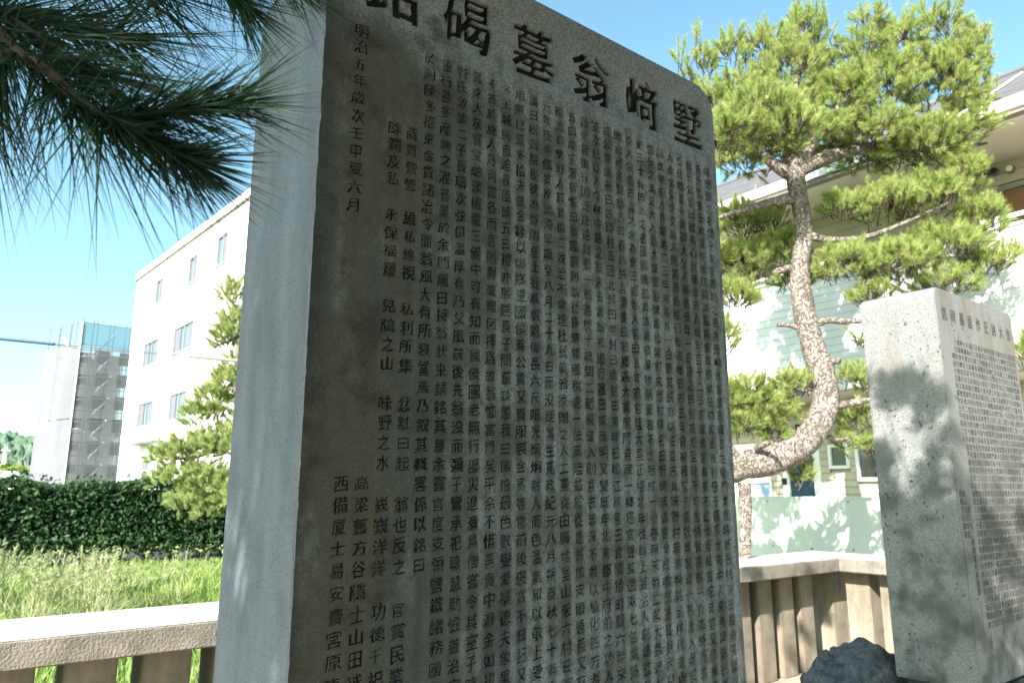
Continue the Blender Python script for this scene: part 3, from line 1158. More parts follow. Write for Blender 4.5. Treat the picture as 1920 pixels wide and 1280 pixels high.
for px, py, rx, ry, n in [(1660, 390, 70, 40, 70), (1740, 380, 70, 48, 95), (1810, 340, 40, 50, 60), (1580, 395, 45, 25, 34), (1590, 500, 60, 38, 80),
                          (1680, 500, 80, 42, 120), (1770, 470, 75, 42, 100), (1840, 420, 40, 50, 60), (1850, 500, 45, 22, 36), (1880, 480, 26, 16, 14),
                          (1640, 560, 40, 20, 24), (1770, 535, 60, 22, 40)]:
    add_cl(px, py, rx, ry, n, d=DT - .12)
for px, py, rx, ry, n in [(1330, 760, 60, 50, 90), (1250, 720, 70, 50, 90), (1340, 640, 50, 50, 70), (1260, 600, 70, 60, 90), (1180, 660, 60, 60, 70), (1300, 480, 60, 50, 70), (1925, 665, 22, 30, 24)]:
    add_cl(px, py, rx, ry, n, d=DT + .15)
for px, py, rx, ry, n in [(1405, 745, 42, 36, 50), (1440, 770, 45, 38, 60), (1490, 725, 40, 24, 40), (1400, 805, 34, 24, 26), (1450, 815, 28, 20, 20),
                          (1590, 710, 34, 14, 14), (1610, 790, 34, 32, 26), (1630, 840, 26, 20, 14), (1595, 835, 20, 22, 8), (1505, 895, 22, 26, 14),
                          (1620, 720, 20, 22, 14), (1620, 640, 22, 16, 12)]:
    add_cl(px, py, rx, ry, n, d=DT + .15, lean=.5)
Os, As, Ls = shoots_in(cl)
me = needle_mesh(Os, As, Ls, 110, .092, .0048, 12, 60, tri=True)
link('crown', me, M['needle'], pine)
tw = MB()
twigs(tw, Os, As, Ls, .006)
tag(link('twigs', tw.mesh('twigs'), M['dark_bark'], pine), kind='stuff')
# rough timber prop under the bend
q = [at(1397, 1046, DT + .05), at(1398, 960, DT + .02), at(1396, 905, DT)]
q0 = q[0].copy(); q0.z = 0
pr = MB().tube([q0, q[0], q[1], q[2]], [.065, .062, .062, .07], 10, wob=.1)
o = pr.build('tree_prop', M['bark'], smooth=True)
tag(o, 'rough bark covered timber prop holding up the bent pine trunk', 'prop')

# ================================================================== PINE ON THE LEFT, BEHIND THE TALL SLAB
DL = 13.0
rt = at(452, 1075, DL)
lp = thing('pine_tree', 'soft pale green pine half hidden by the tall slab, in front of the white block', 'tree', (rt.x, rt.y, 0))
ol = Vector((rt.x, rt.y, 0))
U2 = DL / 1414
q = spline([Vector((0, 0, 0)), at(455, 900, DL) - ol, at(448, 720, DL) - ol, at(452, 580, DL) - ol], 5)
MB().tube(q, lerp_list([.16, .13, .09, .03], len(q)), 10, wob=.1).build('trunk', M['bark'], lp, smooth=True)
cl2 = []
for px, py, rx, ry, n in [(435, 560, 22, 40, 40), (450, 620, 45, 45, 80), (425, 640, 30, 30, 36), (435, 730, 45, 40, 80), (400, 760, 45, 35, 70),
                          (380, 790, 40, 28, 40), (420, 840, 55, 40, 90), (360, 850, 55, 35, 80), (320, 860, 40, 24, 40), (340, 900, 60, 30, 80),
                          (400, 910, 60, 34, 90), (370, 945, 55, 26, 70), (480, 700, 70, 70, 110), (500, 820, 80, 80, 140), (480, 920, 80, 50, 100),
                          (405, 965, 40, 16, 24), (300, 860, 22, 14, 10)]:
    cl2.append((np.array(at(px, py, DL) - ol), (rx * U2, rx * U2 * .9, ry * U2), int(n * 1.5), .6, .17))
for lm in [[(450, 700), (400, 760), (365, 790)], [(452, 800), (390, 850), (310, 862)], [(455, 860), (400, 910), (340, 905)], [(450, 630), (425, 640), (400, 650)],
           [(450, 720), (490, 700), (540, 690)], [(455, 850), (500, 830), (560, 820)]]:
    q = spline([at(x, y, DL) - ol for x, y in lm], 4)
    MB().tube(q, lerp_list([.05, .035, .012], len(q)), 6).build('limb', M['bark'], lp, smooth=True)
O2, A2, L2 = shoots_in(cl2)
link('crown', needle_mesh(O2, A2, L2, 120, .11, .009, 12, 52, tri=True), M['needle_left'], lp)

# ================================================================== PINE OVERHEAD: limb in the corner, unseen shade crown above the slabs
OT = Vector((-2.6, -1.4, 0))
big = thing('pine_tree', 'overhanging pine, its long dark needled branch filling the upper left corner', 'tree', OT)
q = spline([Vector((0, 0, 0)), Vector((.1, .2, 1.3)), Vector((.35, .35, 2.7)), Vector((.6, .9, 4.0)), Vector((.5, 1.3, 5.2))], 6)
MB().tube(q, lerp_list([.26, .21, .18, .14, .07], len(q)), 16, wob=.06).build('trunk', M['bark'], big, smooth=True)
bq = [Vector((-2.1, -.8, 3.2)), Vector((-1.1, -.1, 2.75)), at(-240, -90, .72), at(-60, 0, .60), at(20, 88, .56), at(90, 135, .55), at(150, 190, .545), at(190, 215, .54)]
q = [p - OT for p in spline(bq, 5)]
MB().tube(q, lerp_list([.075, .045, .012, .0065, .0052, .0048, .0044, .0038], len(q)), 10, wob=.06).build('limb', M['dark_bark'], big, smooth=True)
near = [[(185, 212, .54), (260, 215, .535), (340, 205, .53), (430, 192, .53)], [(190, 215, .54), (250, 245, .53), (310, 278, .525), (340, 292, .525)],
        [(-60, 0, .60), (60, 30, .62), (150, 55, .64), (235, 70, .66)],
        [(-240, -90, .72), (40, -60, .72), (200, -30, .70), (330, -10, .70)], [(-240, -90, .72), (200, -110, .76), (420, -70, .74), (560, -40, .72)],
        [(20, 88, .56), (-10, 140, .57), (-30, 200, .58)],
        [(-240, -90, .72), (180, -150, .66), (420, -100, .62), (480, -70, .60), (540, -45, .60)],
        [(180, -150, .66), (300, -90, .62), (400, -40, .60), (450, 0, .60)],
        [(-60, 0, .60), (30, 40, .58), (130, 110, .57), (170, 130, .57)]]
OsN, AsN, LsN, NL = [], [], [], []
twn = MB()
for bi, lm in enumerate(near):
    q = spline([at(*a) for a in lm], 6)
    MB().tube([p - OT for p in q], lerp_list([.0030, .0026, .0024, .0020], len(q)), 7).build('twig', M['dark_bark'], big, smooth=True)
    for i in range(len(q) - 1):
        for rep in range(2):
            OsN.append(q[i].lerp(q[i + 1], random.random()) - OT)
            AsN.append((q[i + 1] - q[i]).normalized())
            LsN.append(.012)
            NL.append(bi in (0, 1, 4, 6, 7))
for i in range(10, len(bq) * 5 - 6):
    q = [p - OT for p in spline(bq, 5)]
    break
for i in range(10, len(q) - 1):
    for rep in range(2):
        OsN.append(q[i].lerp(q[i + 1], random.random()))
        AsN.append((q[i + 1] - q[i]).normalized())
        LsN.append(.014)
        NL.append(False)
OsN, AsN, LsN = np.array(OsN), np.array(AsN), np.array(LsN)
NL = np.array(NL)
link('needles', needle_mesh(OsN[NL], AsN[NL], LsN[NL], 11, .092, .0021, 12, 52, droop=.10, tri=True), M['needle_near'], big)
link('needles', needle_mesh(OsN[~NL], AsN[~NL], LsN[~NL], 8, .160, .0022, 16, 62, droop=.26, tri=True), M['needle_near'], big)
# crown: unseen tufts placed along sun rays to shade the slabs
targets = []


def in_view(p, m=230):
    d = p - Vector((0, 0, EYE))
    fw = d.x * math.sin(YAW) + d.y * math.cos(YAW)
    z = fw * math.cos(PITCH) + d.z * math.sin(PITCH)
    if z < .05:
        return False
    x = FPX * (d.x * math.cos(YAW) - d.y * math.sin(YAW)) / z
    y = FPX * (d.z * math.cos(PITCH) - fw * math.sin(PITCH)) / z
    return abs(x) < 960 + m and abs(y) < 640 + m


def shade(pt, ts, spread, n):
    for _ in range(n):
        t = random.uniform(*ts)
        p = Vector(pt) + Vector([random.uniform(-s, s) for s in spread]) + SUN_DIR * t
        if not in_view(p):
            targets.append(p)


shade((1.15, 1.32, 2.25), (3.4, 4.6), (.85, .3, 1.0), 360)     # over the tall slab
shade((.53, 1.52, 2.2), (3.2, 4.2), (.25, .45, 1.3), 340)
shade((4.2, 1.9, 1.15), (3.8, 4.8), (.3, .35, .55), 260)          # over the foot of the smaller slab
shade((4.2, 1.85, 2.1), (3.8, 4.8), (.3, .25, .35), 14)
shade((5.0, 1.66, 1.1), (4.2, 5.0), (.5, .2, .45), 12)
shade((6.4, 4.4, .5), (7.2, 8.0), (1.2, .2, .5), 14)
tg = np.array([p - OT for p in targets])
ax = rng.normal(size=tg.shape) * .5 + np.array([.5, .2, .4])
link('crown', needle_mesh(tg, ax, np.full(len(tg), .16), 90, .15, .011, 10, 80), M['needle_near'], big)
top_pt = Vector((.5, 1.3, 5.2))
cm = tg.mean(0)
lm_ = MB()
order = np.argsort(tg[:, 0])
for grp in np.array_split(order, 9):
    c = Vector(tg[grp].mean(0))
    st = Vector((.55, 1.1, 4.3 + random.uniform(-.4, .8)))
    lm_.tube(spline([st, st.lerp(c, .5) + Vector((0, 0, .25)), c], 5), lerp_list([.05, .03, .012], 11), 7)
    for i in [i_ for i_ in grp if not in_view(Vector(tg[i_]) + OT, 300)][::3]:
        lm_.tube([c, Vector(tg[i])], [.009, .004], 4, caps=False)
lm_.build('unseen_crown_limbs', M['bark'], big, smooth=True)

# ================================================================== HEDGE, STONE WALL, GRASS
hd = thing('hedge', 'long dark green clipped hedge on a low stone wall', 'hedge', (4.0, 21.6, 0))
oh = Vector((4.0, 21.6, 0))
hx0, hx1, hy0, hy1, hz0, hz1 = -6.0, 13.0, 21.0, 22.3, .42, 2.03
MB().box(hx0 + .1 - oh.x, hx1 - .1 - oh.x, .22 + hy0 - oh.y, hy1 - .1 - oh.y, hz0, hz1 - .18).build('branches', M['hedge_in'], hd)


def leaves(n, box, size, face_bias):
    x0, x1, y0, y1, z0, z1 = box
    p = np.stack([rng.uniform(x0, x1, n), rng.uniform(y0, y1, n), rng.uniform(z0, z1, n)], 1)
    nr = rng.normal(size=(n, 3)) * .75 + np.array(face_bias)
    nr /= np.linalg.norm(nr, axis=1, keepdims=True)
    t = np.cross(nr, rng.normal(size=(n, 3)))
    t /= np.linalg.norm(t, axis=1, keepdims=True)
    b = np.cross(nr, t)
    s = size * rng.uniform(.6, 1.3, (n, 1))
    V = np.stack([p - t * s, p + b * s * .5, p + t * s, p - b * s * .5], 1).reshape(-1, 3)
    return V, (np.arange(n)[:, None] * 4 + np.arange(4))


Vs, Fs, off = [], [], 0
for n_, bx, fb in ((26000, (hx0, hx1, hy0 - .12, hy0 + .25, hz0 - .1, hz1), (0, -.6, .5)), (13000, (hx0, hx1, hy0, hy1, hz1 - .22, hz1 + .06), (0, -.1, 1)),
                   (1000, (hx0, hx1, hy0 - .2, hy1, hz1, hz1 + .22), (0, 0, .6)), (4500, (hx0, hx1, hy0 - .26, hy0 + .05, hz0 - .36, hz0 + .3), (0, -.5, .5))):
    V_, F_ = leaves(n_, bx, .062, fb)
    V_[:, 2] += (.07 * np.sin(V_[:, 0] * 1.7) + .05 * np.sin(V_[:, 0] * 4.1 + 1)) * (V_[:, 2] > 1.6)
    Vs.append(V_); Fs.append(F_ + off); off += len(V_)
o = link('foliage', mesh_np('foliage', np.concatenate(Vs) - np.array(oh), np.concatenate(Fs), 4), M['hedge'], hd)
sw = thing('stone_wall', 'low dark stone wall under the hedge', 'wall', (4.0, 20.95, 0))
x = -6.0
stones = []
for k in range(3):
    stones.append(boulder('stone', (0, 0, 0), (.5, .5, .5), 20 + k, M['wallstone'], sub=2, amp=.1).data)
for o in [ob for ob in col.objects if ob.name.startswith('stone') and ob.type == 'MESH' and ob.parent is None]:
    if o.data in stones:
        bpy.data.objects.remove(o)
while x < 13:
    w = random.uniform(.38, .75)
    o = link('stone', random.choice(stones), None, sw, (x + w / 2 - 4.0, random.uniform(.02, .10), .12))
    o.scale = (w * .98, .5, random.uniform(.42, .50))
    o.rotation_euler = (0, 0, random.uniform(-.1, .1))
    x += w

# lawn: blades, denser near
N = 52000
yy = 5.2 + 15.4 * rng.uniform(0, 1, N) ** .9
xx = rng.uniform(-1.5, 9.5, N)
hh = rng.uniform(.06, .17, N) * (1 + 1.2 * np.clip(np.sin(xx * 1.3) * np.sin(yy * .9 + xx), 0, 1))
an = rng.uniform(0, 6.28, N)
ln = rng.normal(size=(N, 2)) * .35
w = .011 + .0006 * yy
base = np.stack([xx, yy, np.zeros(N)], 1)
sd = np.stack([np.cos(an), np.sin(an), np.zeros(N)], 1) * w[:, None]
tip = base + np.stack([ln[:, 0] * hh, ln[:, 1] * hh, hh], 1)
V = np.stack([base - sd, base + sd, tip], 1).reshape(-1, 3)
o = link('grass', mesh_np('grass', V, np.arange(N * 3)), M['grass'])
tag(o, 'bright sunlit rough grass between fence and hedge', 'grass', kind='stuff')


def weed_mesh(seed, h):
    r = np.random.default_rng(seed)
    Vs, Fs = [], []

    def blade(b, t, w_):
        s = np.cross(t - b, r.normal(size=3)); s = s / np.linalg.norm(s) * w_
        n0 = len(Vs)
        Vs.extend([b - s, b + s, t]); Fs.append((n0, n0 + 1, n0 + 2))
    for k in range(9):
        lean = r.normal(size=2) * .22 + np.array([.12, 0])
        hgt = h * r.uniform(.6, 1.0)
        b = np.array([r.normal() * .1, r.normal() * .1, 0])
        t = b + np.array([lean[0] * hgt, lean[1] * hgt, hgt])
        blade(b, t, .006)
        for j in range(34):
            f = r.uniform(.58, 1.0)
            p = b + (t - b) * f
            d = np.array([lean[0] + r.normal() * .35, lean[1] + r.normal() * .35, .55 + r.normal() * .2])
            blade(p, p + d * r.uniform(.10, .24) * (1.35 - f), .007)
        for j in range(5):
            d = np.array([r.normal() * .5, r.normal() * .5, .7])
            blade(b, b + d * hgt * r.uniform(.4, .7), .009)
    return mesh_np('seeding_grass', np.array(Vs), np.array(Fs))


wm = [weed_mesh(50 + k, .92) for k in range(4)]
spots = []
for k in range(26):
    spots.append((random.uniform(-20, 200), random.uniform(9.2, 13.0), random.uniform(.75, 1.15)))
spots += [(313, 12.0, .95), (348, 13.0, .85), (283, 12.2, .7), (242, 12.0, .75), (262, 14.0, .7), (335, 14.5, .8), (390, 15.5, .6), (200, 11.4, .9)]
for px, d, s in spots:
    p = at(px, 1000, d)
    o = link('seeding_grass', random.choice(wm), M['plume'], None, (p.x, p.y, 0))
    o.scale = (s, s, s)
    o.rotation_euler = (0, 0, random.uniform(-.6, .6))
    tag(o, 'tall feathery grass gone to seed on the lawn before the hedge', 'grass plant', 'tall seeding grasses before the hedge')

# ================================================================== WHITE BLOCK ON THE LEFT
cb = at(258, 527, 36)
wb = thing('apartment_building', 'four storey white apartment block with grey framed windows, left of the tall slab', 'building', (cb.x, cb.y, 0), R(3.6))
rz = R(3.6)


def wb_local(px, py):
    """pixel on the long face -> local coordinates of that face (x = 0)"""
    d = ray(px, py)
    nrm = Vector((math.cos(rz), math.sin(rz), 0))
    k = Vector((cb.x, cb.y, 0)).dot(nrm) / d.dot(nrm)
    p = d * k + Vector((0, 0, EYE))
    r_ = p - Vector((cb.x, cb.y, 0))
    return Vector((0, -r_.x * math.sin(rz) + r_.y * math.cos(rz), p.z))


ztop = wb_local(258, 527).z
Lb = 19.0
holes = []
win_px = [((294, 527), (291, 571), (307, 518)), ((356, 484), (353, 532), (372, 474)), ((409, 445), (405, 501), (428, 434)),
          ((271, 645), (267, 690), (298, 632)), ((327, 616), (323, 665), (364, 598)), ((260, 757), (256, 802), (288, 747)),
          ((319, 739), (314, 790), (350, 728)), ((266, 883), (263, 930), (276, 880))]
for (tl, bl, tr_) in win_px:
    a, b, c = wb_local(*tl), wb_local(*bl), wb_local(*tr_)
    holes.append((c.y, a.y, b.z, a.z))
extra = []
for (y0, y1, z0, z1) in holes[1:5]:
    pass
# wall around the windows: grid of strips
ys = sorted({-Lb, 0.0} | {round(h[0], 3) for h in holes} | {round(h[1], 3) for h in holes})
zs = sorted({0.0, round(ztop, 3)} | {round(h[2], 3) for h in holes} | {round(h[3], 3) for h in holes})
wall = MB()
for i in range(len(ys) - 1):
    run0 = None
    for j in range(len(zs) - 1):
        ym, zm = (ys[i] + ys[i + 1]) / 2, (zs[j] + zs[j + 1]) / 2
        inside = any(h[0] < ym < h[1] and h[2] < zm < h[3] for h in holes)
        if not inside:
            wall.quad((0, ys[i + 1], zs[j]), (0, ys[i], zs[j]), (0, ys[i], zs[j + 1]), (0, ys[i + 1], zs[j + 1]))
wall.box(.26, 12, -Lb, 0, 0, ztop)
wall.quad((0, 0, 0), (.26, 0, 0), (.26, 0, ztop), (0, 0, ztop))
wall.build('wall', M['white_wall'], wb)
for k, (y0, y1, z0, z1) in enumerate(holes):
    f = MB()
    t = .07
    f.box(.02, .12, y0, y1, z0, z0 + t).box(.02, .12, y0, y1, z1 - t, z1)
    f.box(.02, .12, y0, y0 + t, z0 + t, z1 - t).box(.02, .12, y1 - t, y1, z0 + t, z1 - t)
    ym = (y0 + y1) / 2
    f.box(.03, .11, ym - .04, ym + .04, z0 + t, z1 - t)
    wn = f.build('window', M['frame'], wb)
    wide = (y1 - y0) > 2.6
    a, b = y0 + t, y1 - t
    if k < 3:
        MB().box(.055, .075, a, a + (b - a) * (.55 if k else .45), z0 + t, z1 - t).build('shutter', M['curtain'], wn)
        MB().box(.085, .10, a, b, z0 + t, z1 - t).build('pane', M['glass'], wn)
    else:
        MB().box(.055, .075, b - (b - a) * .3, b, z0 + t, z1 - t).build('shutter', M['curtain'], wn)
        MB().box(.055, .075, a, a + (b - a) * .3, z0 + t, z1 - t).build('shutter', M['curtain'], wn)
        MB().box(.085, .10, a, b, z0 + t, z1 - t).build('pane', M['glass'], wn)
    MB().box(-.06, .02, y0 - .05, y1 + .05, z0 - .07, z0 - .003).build('sill', M['frame'], wn)
rf = MB()
rf.box(-.09, 12.5, -Lb - .09, .09, ztop + .002, ztop + .06)
rf.build('soffit', M['gutter'], wb)
MB().box(-.07, 12.6, -Lb - .07, .07, ztop + .062, ztop + .36).build('eave', M['white_wall'], wb)
rp_ = MB()
rp_.v = [(-.05, .05, ztop + .362), (12.4, .05, ztop + .362), (12.4, -Lb, ztop + .362), (-.05, -Lb, ztop + .362), (6, -.2, ztop + .95), (6, -Lb, ztop + .95)]
rp_.f = [(0, 4, 5, 3), (1, 2, 5, 4), (0, 1, 4), (2, 3, 5)]
rp_.build('roof', M['white_wall'], wb)
for (px0, py0, px1, py1) in ((263, 834, 288, 829), (296, 829, 312, 826)):
    a, b = wb_local(px0, py0), wb_local(px1, py1)
    MB().box(-.55, .0, min(a.y, b.y), max(a.y, b.y), a.z - .05, a.z + .03).build('canopy', M['curtain'], wb)
a, b = wb_local(266, 872), wb_local(279, 868)
MB().box(-.03, 0.01, b.y, a.y, a.z - .2, a.z + .15).build('sign_plate', M['curtain'], wb)

# ================================================================== SCAFFOLDED TOWER
A_, B_, C_ = at(155, 605, 75), at(88, 650, 79), at(247, 612, 78)
A_.z = B_.z = C_.z = 0
ztw = at(155, 605, 75).z
tw_ = thing('scaffolded_tower', 'distant tower block wrapped in grey scaffold sheeting with a blue strip on top', 'building', A_)
u = (C_ - A_); lu = u.length; u.normalize()
w_ = (B_ - A_); lw = w_.length; w_.normalize()
zsplit = at(155, 648, 75).z


def tq(mb, o_, d1, l1, z0, z1, off=Vector((0, 0, 0))):
    a = o_ + off
    b = o_ + d1 * l1 + off
    mb.quad((a.x, a.y, z0), (b.x, b.y, z0), (b.x, b.y, z1), (a.x, a.y, z1))


Z0 = Vector((0, 0, 0))
out1 = Vector((u.y, -u.x, 0))
if out1.dot(Vector((0, -1, 0))) < 0: out1 = -out1
out2 = Vector((w_.y, -w_.x, 0))
if out2.dot(Vector((-1, 0, 0))) < 0: out2 = -out2
# building inside
inn = MB()
c0 = (u + w_) * 1.3
cor = [c0, c0 + u * (lu - 1.3), c0 + u * (lu - 1.3) + w_ * (lw - 2.2), c0 + w_ * (lw - 2.2)]
zi = zsplit - .5
for i in range(4):
    a, b = cor[i], cor[(i + 1) % 4]
    inn.quad((a.x, a.y, 0), (b.x, b.y, 0), (b.x, b.y, zi), (a.x, a.y, zi))
inn.quad(*[(c.x, c.y, zi) for c in cor])
inn.build('wall', M['beige'], tw_)
nl = 7
step = zsplit / nl
for k in range(nl):
    for j in range(3):
        c = c0 + u * (1.0 + j * 2.1) - u.cross(Vector((0, 0, 1))) * 0
        n_ = out1 * .05
        a = c + n_; b = c + u * 1.2 + n_
        MB().quad((a.x, a.y, k * step + .9), (b.x, b.y, k * step + .9), (b.x, b.y, k * step + 2.3), (a.x, a.y, k * step + 2.3)).build('window', M['glass_dark'], tw_)
for d1, l1, other in ((u, lu, w_), (w_, lw, u)):
    for off_ in (.15, 1.05):
        np_ = max(3, int(l1 / 1.8))
        for k in range(np_ + 1):
            p = d1 * (l1 * k / np_) + other * off_
            MB().tube([(p.x, p.y, 0), (p.x, p.y, ztw + .5)], .05, 5).build('scaffold_pole', M['pole'], tw_)
    for k in range(1, nl + 4):
        z = k * step * .96
        if z > ztw: break
        a, b = other * .15, d1 * l1 + other * .15
        MB().tube([(a.x, a.y, z + .9), (b.x, b.y, z + .9)], .04, 5).build('scaffold_rail', M['pole'], tw_)
        c, d_ = other * 1.05, d1 * l1 + other * 1.05
        if z < zsplit:
            m_ = MB()
            m_.quad((a.x, a.y, z), (b.x, b.y, z), (d_.x, d_.y, z), (c.x, c.y, z))
            m_.quad((a.x, a.y, z - .12), (b.x, b.y, z - .12), (b.x, b.y, z), (a.x, a.y, z))
            m_.build('deck', M['pole'], tw_)
            m_ = MB()
            p0, p1 = d1 * (l1 * .35) + other * .6, d1 * (l1 * .75) + other * .6
            m_.tube([(p0.x, p0.y, z), (p1.x, p1.y, z + step)], .12, 5)
            m_.build('stair', M['beige'], tw_)
for k in range(2):
    m_ = MB(); tq(m_, Z0, w_, lw, k * zsplit * .55 + .05, (k + 1) * zsplit * .55 - .05 if k == 0 else ztw - 2.2, out2 * .1)
    m_.build('grey_sheet', M['net_grey'], tw_)
    m_ = MB(); tq(m_, Z0, u, lu, k * zsplit * .55 + .05, (k + 1) * zsplit * .55 - .05 if k == 0 else zsplit, out1 * .1)
    m_.build('dark_net', M['net_dark'], tw_)
m_ = MB(); tq(m_, Z0, u, lu, zsplit + .02, ztw, out1 * .1)
m_.build('blue_sheet', M['net_blue'], tw_)
MB().tube([tuple(out1 * .15), tuple(out1 * .15 + Vector((0, 0, ztw)))], .09, 6).build('corner_pole', M['white'], tw_)

# ================================================================== FAR: HILL, BUSHES, LOW WHITE BUILDING, MAST
nx, ny = 110, 40
hv = np.zeros((nx, ny, 3))
hn = np.random.default_rng(3)
lump = hn.normal(size=(nx, ny)) * 1.1
for i in range(nx):
    for j in range(ny):
        px = -260 + i * 6.2
        d = 280 + j * 7
        top_z = at(px, 812 + 5 * math.sin(px * .02) + (0 if px < 60 else (px - 60) * .03), 420).z
        p = at(px, 900, d)
        f = min(1, j / 20)
        hv[i, j] = (p.x, p.y, top_z * (1 - (1 - f) ** 1.7) + lump[i, j] * (f > .05) - 1)
idx = np.arange(nx * ny).reshape(nx, ny)
F = np.stack([idx[:-1, :-1], idx[1:, :-1], idx[1:, 1:], idx[:-1, 1:]], -1).reshape(-1, 4)
o = link('hill', mesh_np('hill', hv.reshape(-1, 3), F, 4), M['hill'])
for p in o.data.polygons: p.use_smooth = True
tag(o, kind='structure')
Vs, Fs, off = [], [], 0
for k in range(60):
    px = random.uniform(-160, 130)
    c = at(px, 900, random.uniform(140, 175))
    hgt = random.uniform(5.2, 7.0)
    n_ = 260
    d = rng.normal(size=(n_, 3)); d /= np.linalg.norm(d, axis=1, keepdims=True)
    p = np.array([c.x, c.y, hgt * .55]) + d * np.array([4.2, 4.2, hgt * .5])
    t = np.cross(d + rng.normal(size=(n_, 3)) * .6, rng.normal(size=(n_, 3))); t /= np.linalg.norm(t, axis=1, keepdims=True)
    b = np.cross(d, t)
    V_ = np.stack([p - t * .8, p + b * .6, p + t * .8, p - b * .6], 1).reshape(-1, 3)
    Vs.append(V_); Fs.append(np.arange(n_)[:, None] * 4 + np.arange(4) + off); off += len(V_)
o = link('treeline', mesh_np('treeline', np.concatenate(Vs), np.concatenate(Fs), 4), M['bush'])
tag(o, 'bright yellow green bushes along the foot of the far hill', 'bushes', kind='stuff')
a = at(-60, 900, 120); b = at(33, 900, 120)
lb = thing('low_building', 'low white flat building peeping over the hedge at the far left', 'building', ((a.x + b.x) / 2, (a.y + b.y) / 2, 0), math.atan2(b.y - a.y, b.x - a.x))
hw = (b - a).length / 2
ht = at(0, 886, 120).z
MB().box(-hw, hw, 0, 8, 0, ht).build('wall', M['white_wall'], lb)
MB().box(-hw - .2, hw + .2, -.2, 8.2, ht + .002, ht + .25).build('roof', M['white_wall'], lb)
for k in range(3):
    MB().box(hw - 7 + k * 2.2, hw - 5.8 + k * 2.2, -.05, -.003, ht - 1.6, ht - .9).build('window', M['glass'], lb)
ms_ = at(3, 900, 200)
mast = thing('mast', 'small white lattice mast in front of the hill at the left edge', 'mast', (ms_.x, ms_.y, 0))
zt_ = at(3, 838, 200).z
for sx_ in (-.5, .5):
    for sy_ in (-.5, .5):
        MB().tube([(sx_, sy_, 0), (sx_ * .5, sy_ * .5, zt_)], .12, 5).build('leg', M['white'], mast)
br = MB()
for k in range(8):
    z = zt_ * k / 8
    br.tube([(-.5 + .03 * k, -.5, z), (.5 - .03 * k, -.5, z + zt_ / 8)], .08, 4)
br.build('bracing', M['white'], mast)
MB().box(-1.0, 1.0, -.6, .6, zt_ - 1.0, zt_ - .7).build('platform', M['white'], mast)
MB().box(-1.1, 1.1, -.6, .6, zt_ - 5.3, zt_ - 4.4).build('platform', M['white'], mast)

# ================================================================== OVERHEAD CABLE
cbl = thing('overhead_cable', 'thin overhead wire with a thick blue sleeve crossing in front of the scaffolded tower', 'cable', (.48, 11.02, 0))
oc = Vector((.48, 11.02, 0))
cpt = [at(-420, 592, 9.0), at(0, 635, 9.0), at(102, 645, 9.0), at(250, 659, 9.0), at(355, 668, 9.0), at(430, 675, 9.0), at(560, 684, 9.0)]
MB().tube([p - oc for p in cpt[:3]], .020, 8).build('sleeve', M['cable'], cbl)
MB().tube([p - oc for p in cpt[2:5]], .006, 5).build('wire', M['wire'], cbl)
MB().tube([at(102, 646, 9.0) - oc, at(160, 655, 9.0) - oc, at(250, 661, 9.0) - oc], .005, 5).build('wire', M['wire'], cbl)
MB().tube([p - oc for p in cpt[4:7]], .021, 8).build('sleeve', M['gutter'], cbl)
for px, nm in ((-420, 'grey utility pole beyond the left fence holding the overhead cable'), (560, 'grey utility pole standing behind the tall slab')):
    p = at(px, 680, 9.0)
    o = MB().tube([(0, 0, 0), (0, 0, 5.2 if px < 0 else 3.75)], [.12, .10], 12).build('utility_pole', M['post'], None, (p.x, p.y, 0), smooth=True)
    tag(o, nm, 'pole')

# ================================================================== HOUSE ON THE RIGHT
WX, PXX, EX = 10.6, 9.7, 9.3
hs = thing('apartment_house', 'two storey cream sided house with grey roof and white balcony wall, behind the garden pine', 'building', (12.0, 3.0, 0))
oh2 = Vector((12.0, 3.0, 0))
HY0, HY1 = -9.0, 13.0


def hb(name, m, x0, x1, y0, y1, z0, z1, parent=None):
    return MB().box(x0 - 12, x1 - 12, y0 - 3, y1 - 3, z0, z1).build(name, m, parent or hs)


hb('wall', M['siding'], WX + .03, 16.4, HY0, HY1, 0, 6.1)


def wx(px, py):
    return on_x(px, py, WX)


ops = {}
dr0, dr1 = wx(1485, 930).y, wx(1532, 930).y
ops['door'] = (dr1, dr0, 0.1, 2.32)
ops['small'] = (wx(1590, 872).y, wx(1562, 872).y, wx(1590, 872).z, wx(1576, 838).z)
ops['dark'] = (wx(1672, 895).y, wx(1615, 895).y, wx(1640, 895).z, wx(1630, 840).z)
ops['blue'] = (wx(1447, 930).y, wx(1414, 930).y, 0.3, wx(1430, 905).z)
ops['upper'] = (wx(1975, 400).y, wx(1886, 400).y, 4.2, wx(1890, 357).z)
# lap siding: one board object per run between openings
board_cache = {}


def board(y0, y1, z0, h):
    bm_ = MB()
    t = .022
    a, b = y0 - 3, y1 - 3
    bm_.v = [(-t, a, 0), (-t, b, 0), (-.004, b, h), (-.004, a, h), (.028, a, 0), (.028, b, 0), (.028, b, h), (.028, a, h)]
    bm_.f = [(0, 3, 2, 1), (4, 5, 6, 7), (0, 1, 5, 4), (3, 7, 6, 2), (1, 2, 6, 5), (0, 4, 7, 3)]
    return bm_.build('siding_board', M['siding'], hs, (WX - 12, 0, z0))


def runs(z0, z1, ya, yb):
    seg = [(ya, yb)]
    for (y0, y1, a, b) in ops.values():
        if z1 > a - .05 and z0 < b + .05:
            new = []
            for s0, s1 in seg:
                if y1 <= s0 or y0 >= s1:
                    new.append((s0, s1)); continue
                if y0 > s0: new.append((s0, y0 - .045))
                if y1 < s1: new.append((y1 + .045, s1))
            seg = new
    return [s for s in seg if s[1] - s[0] > .05]


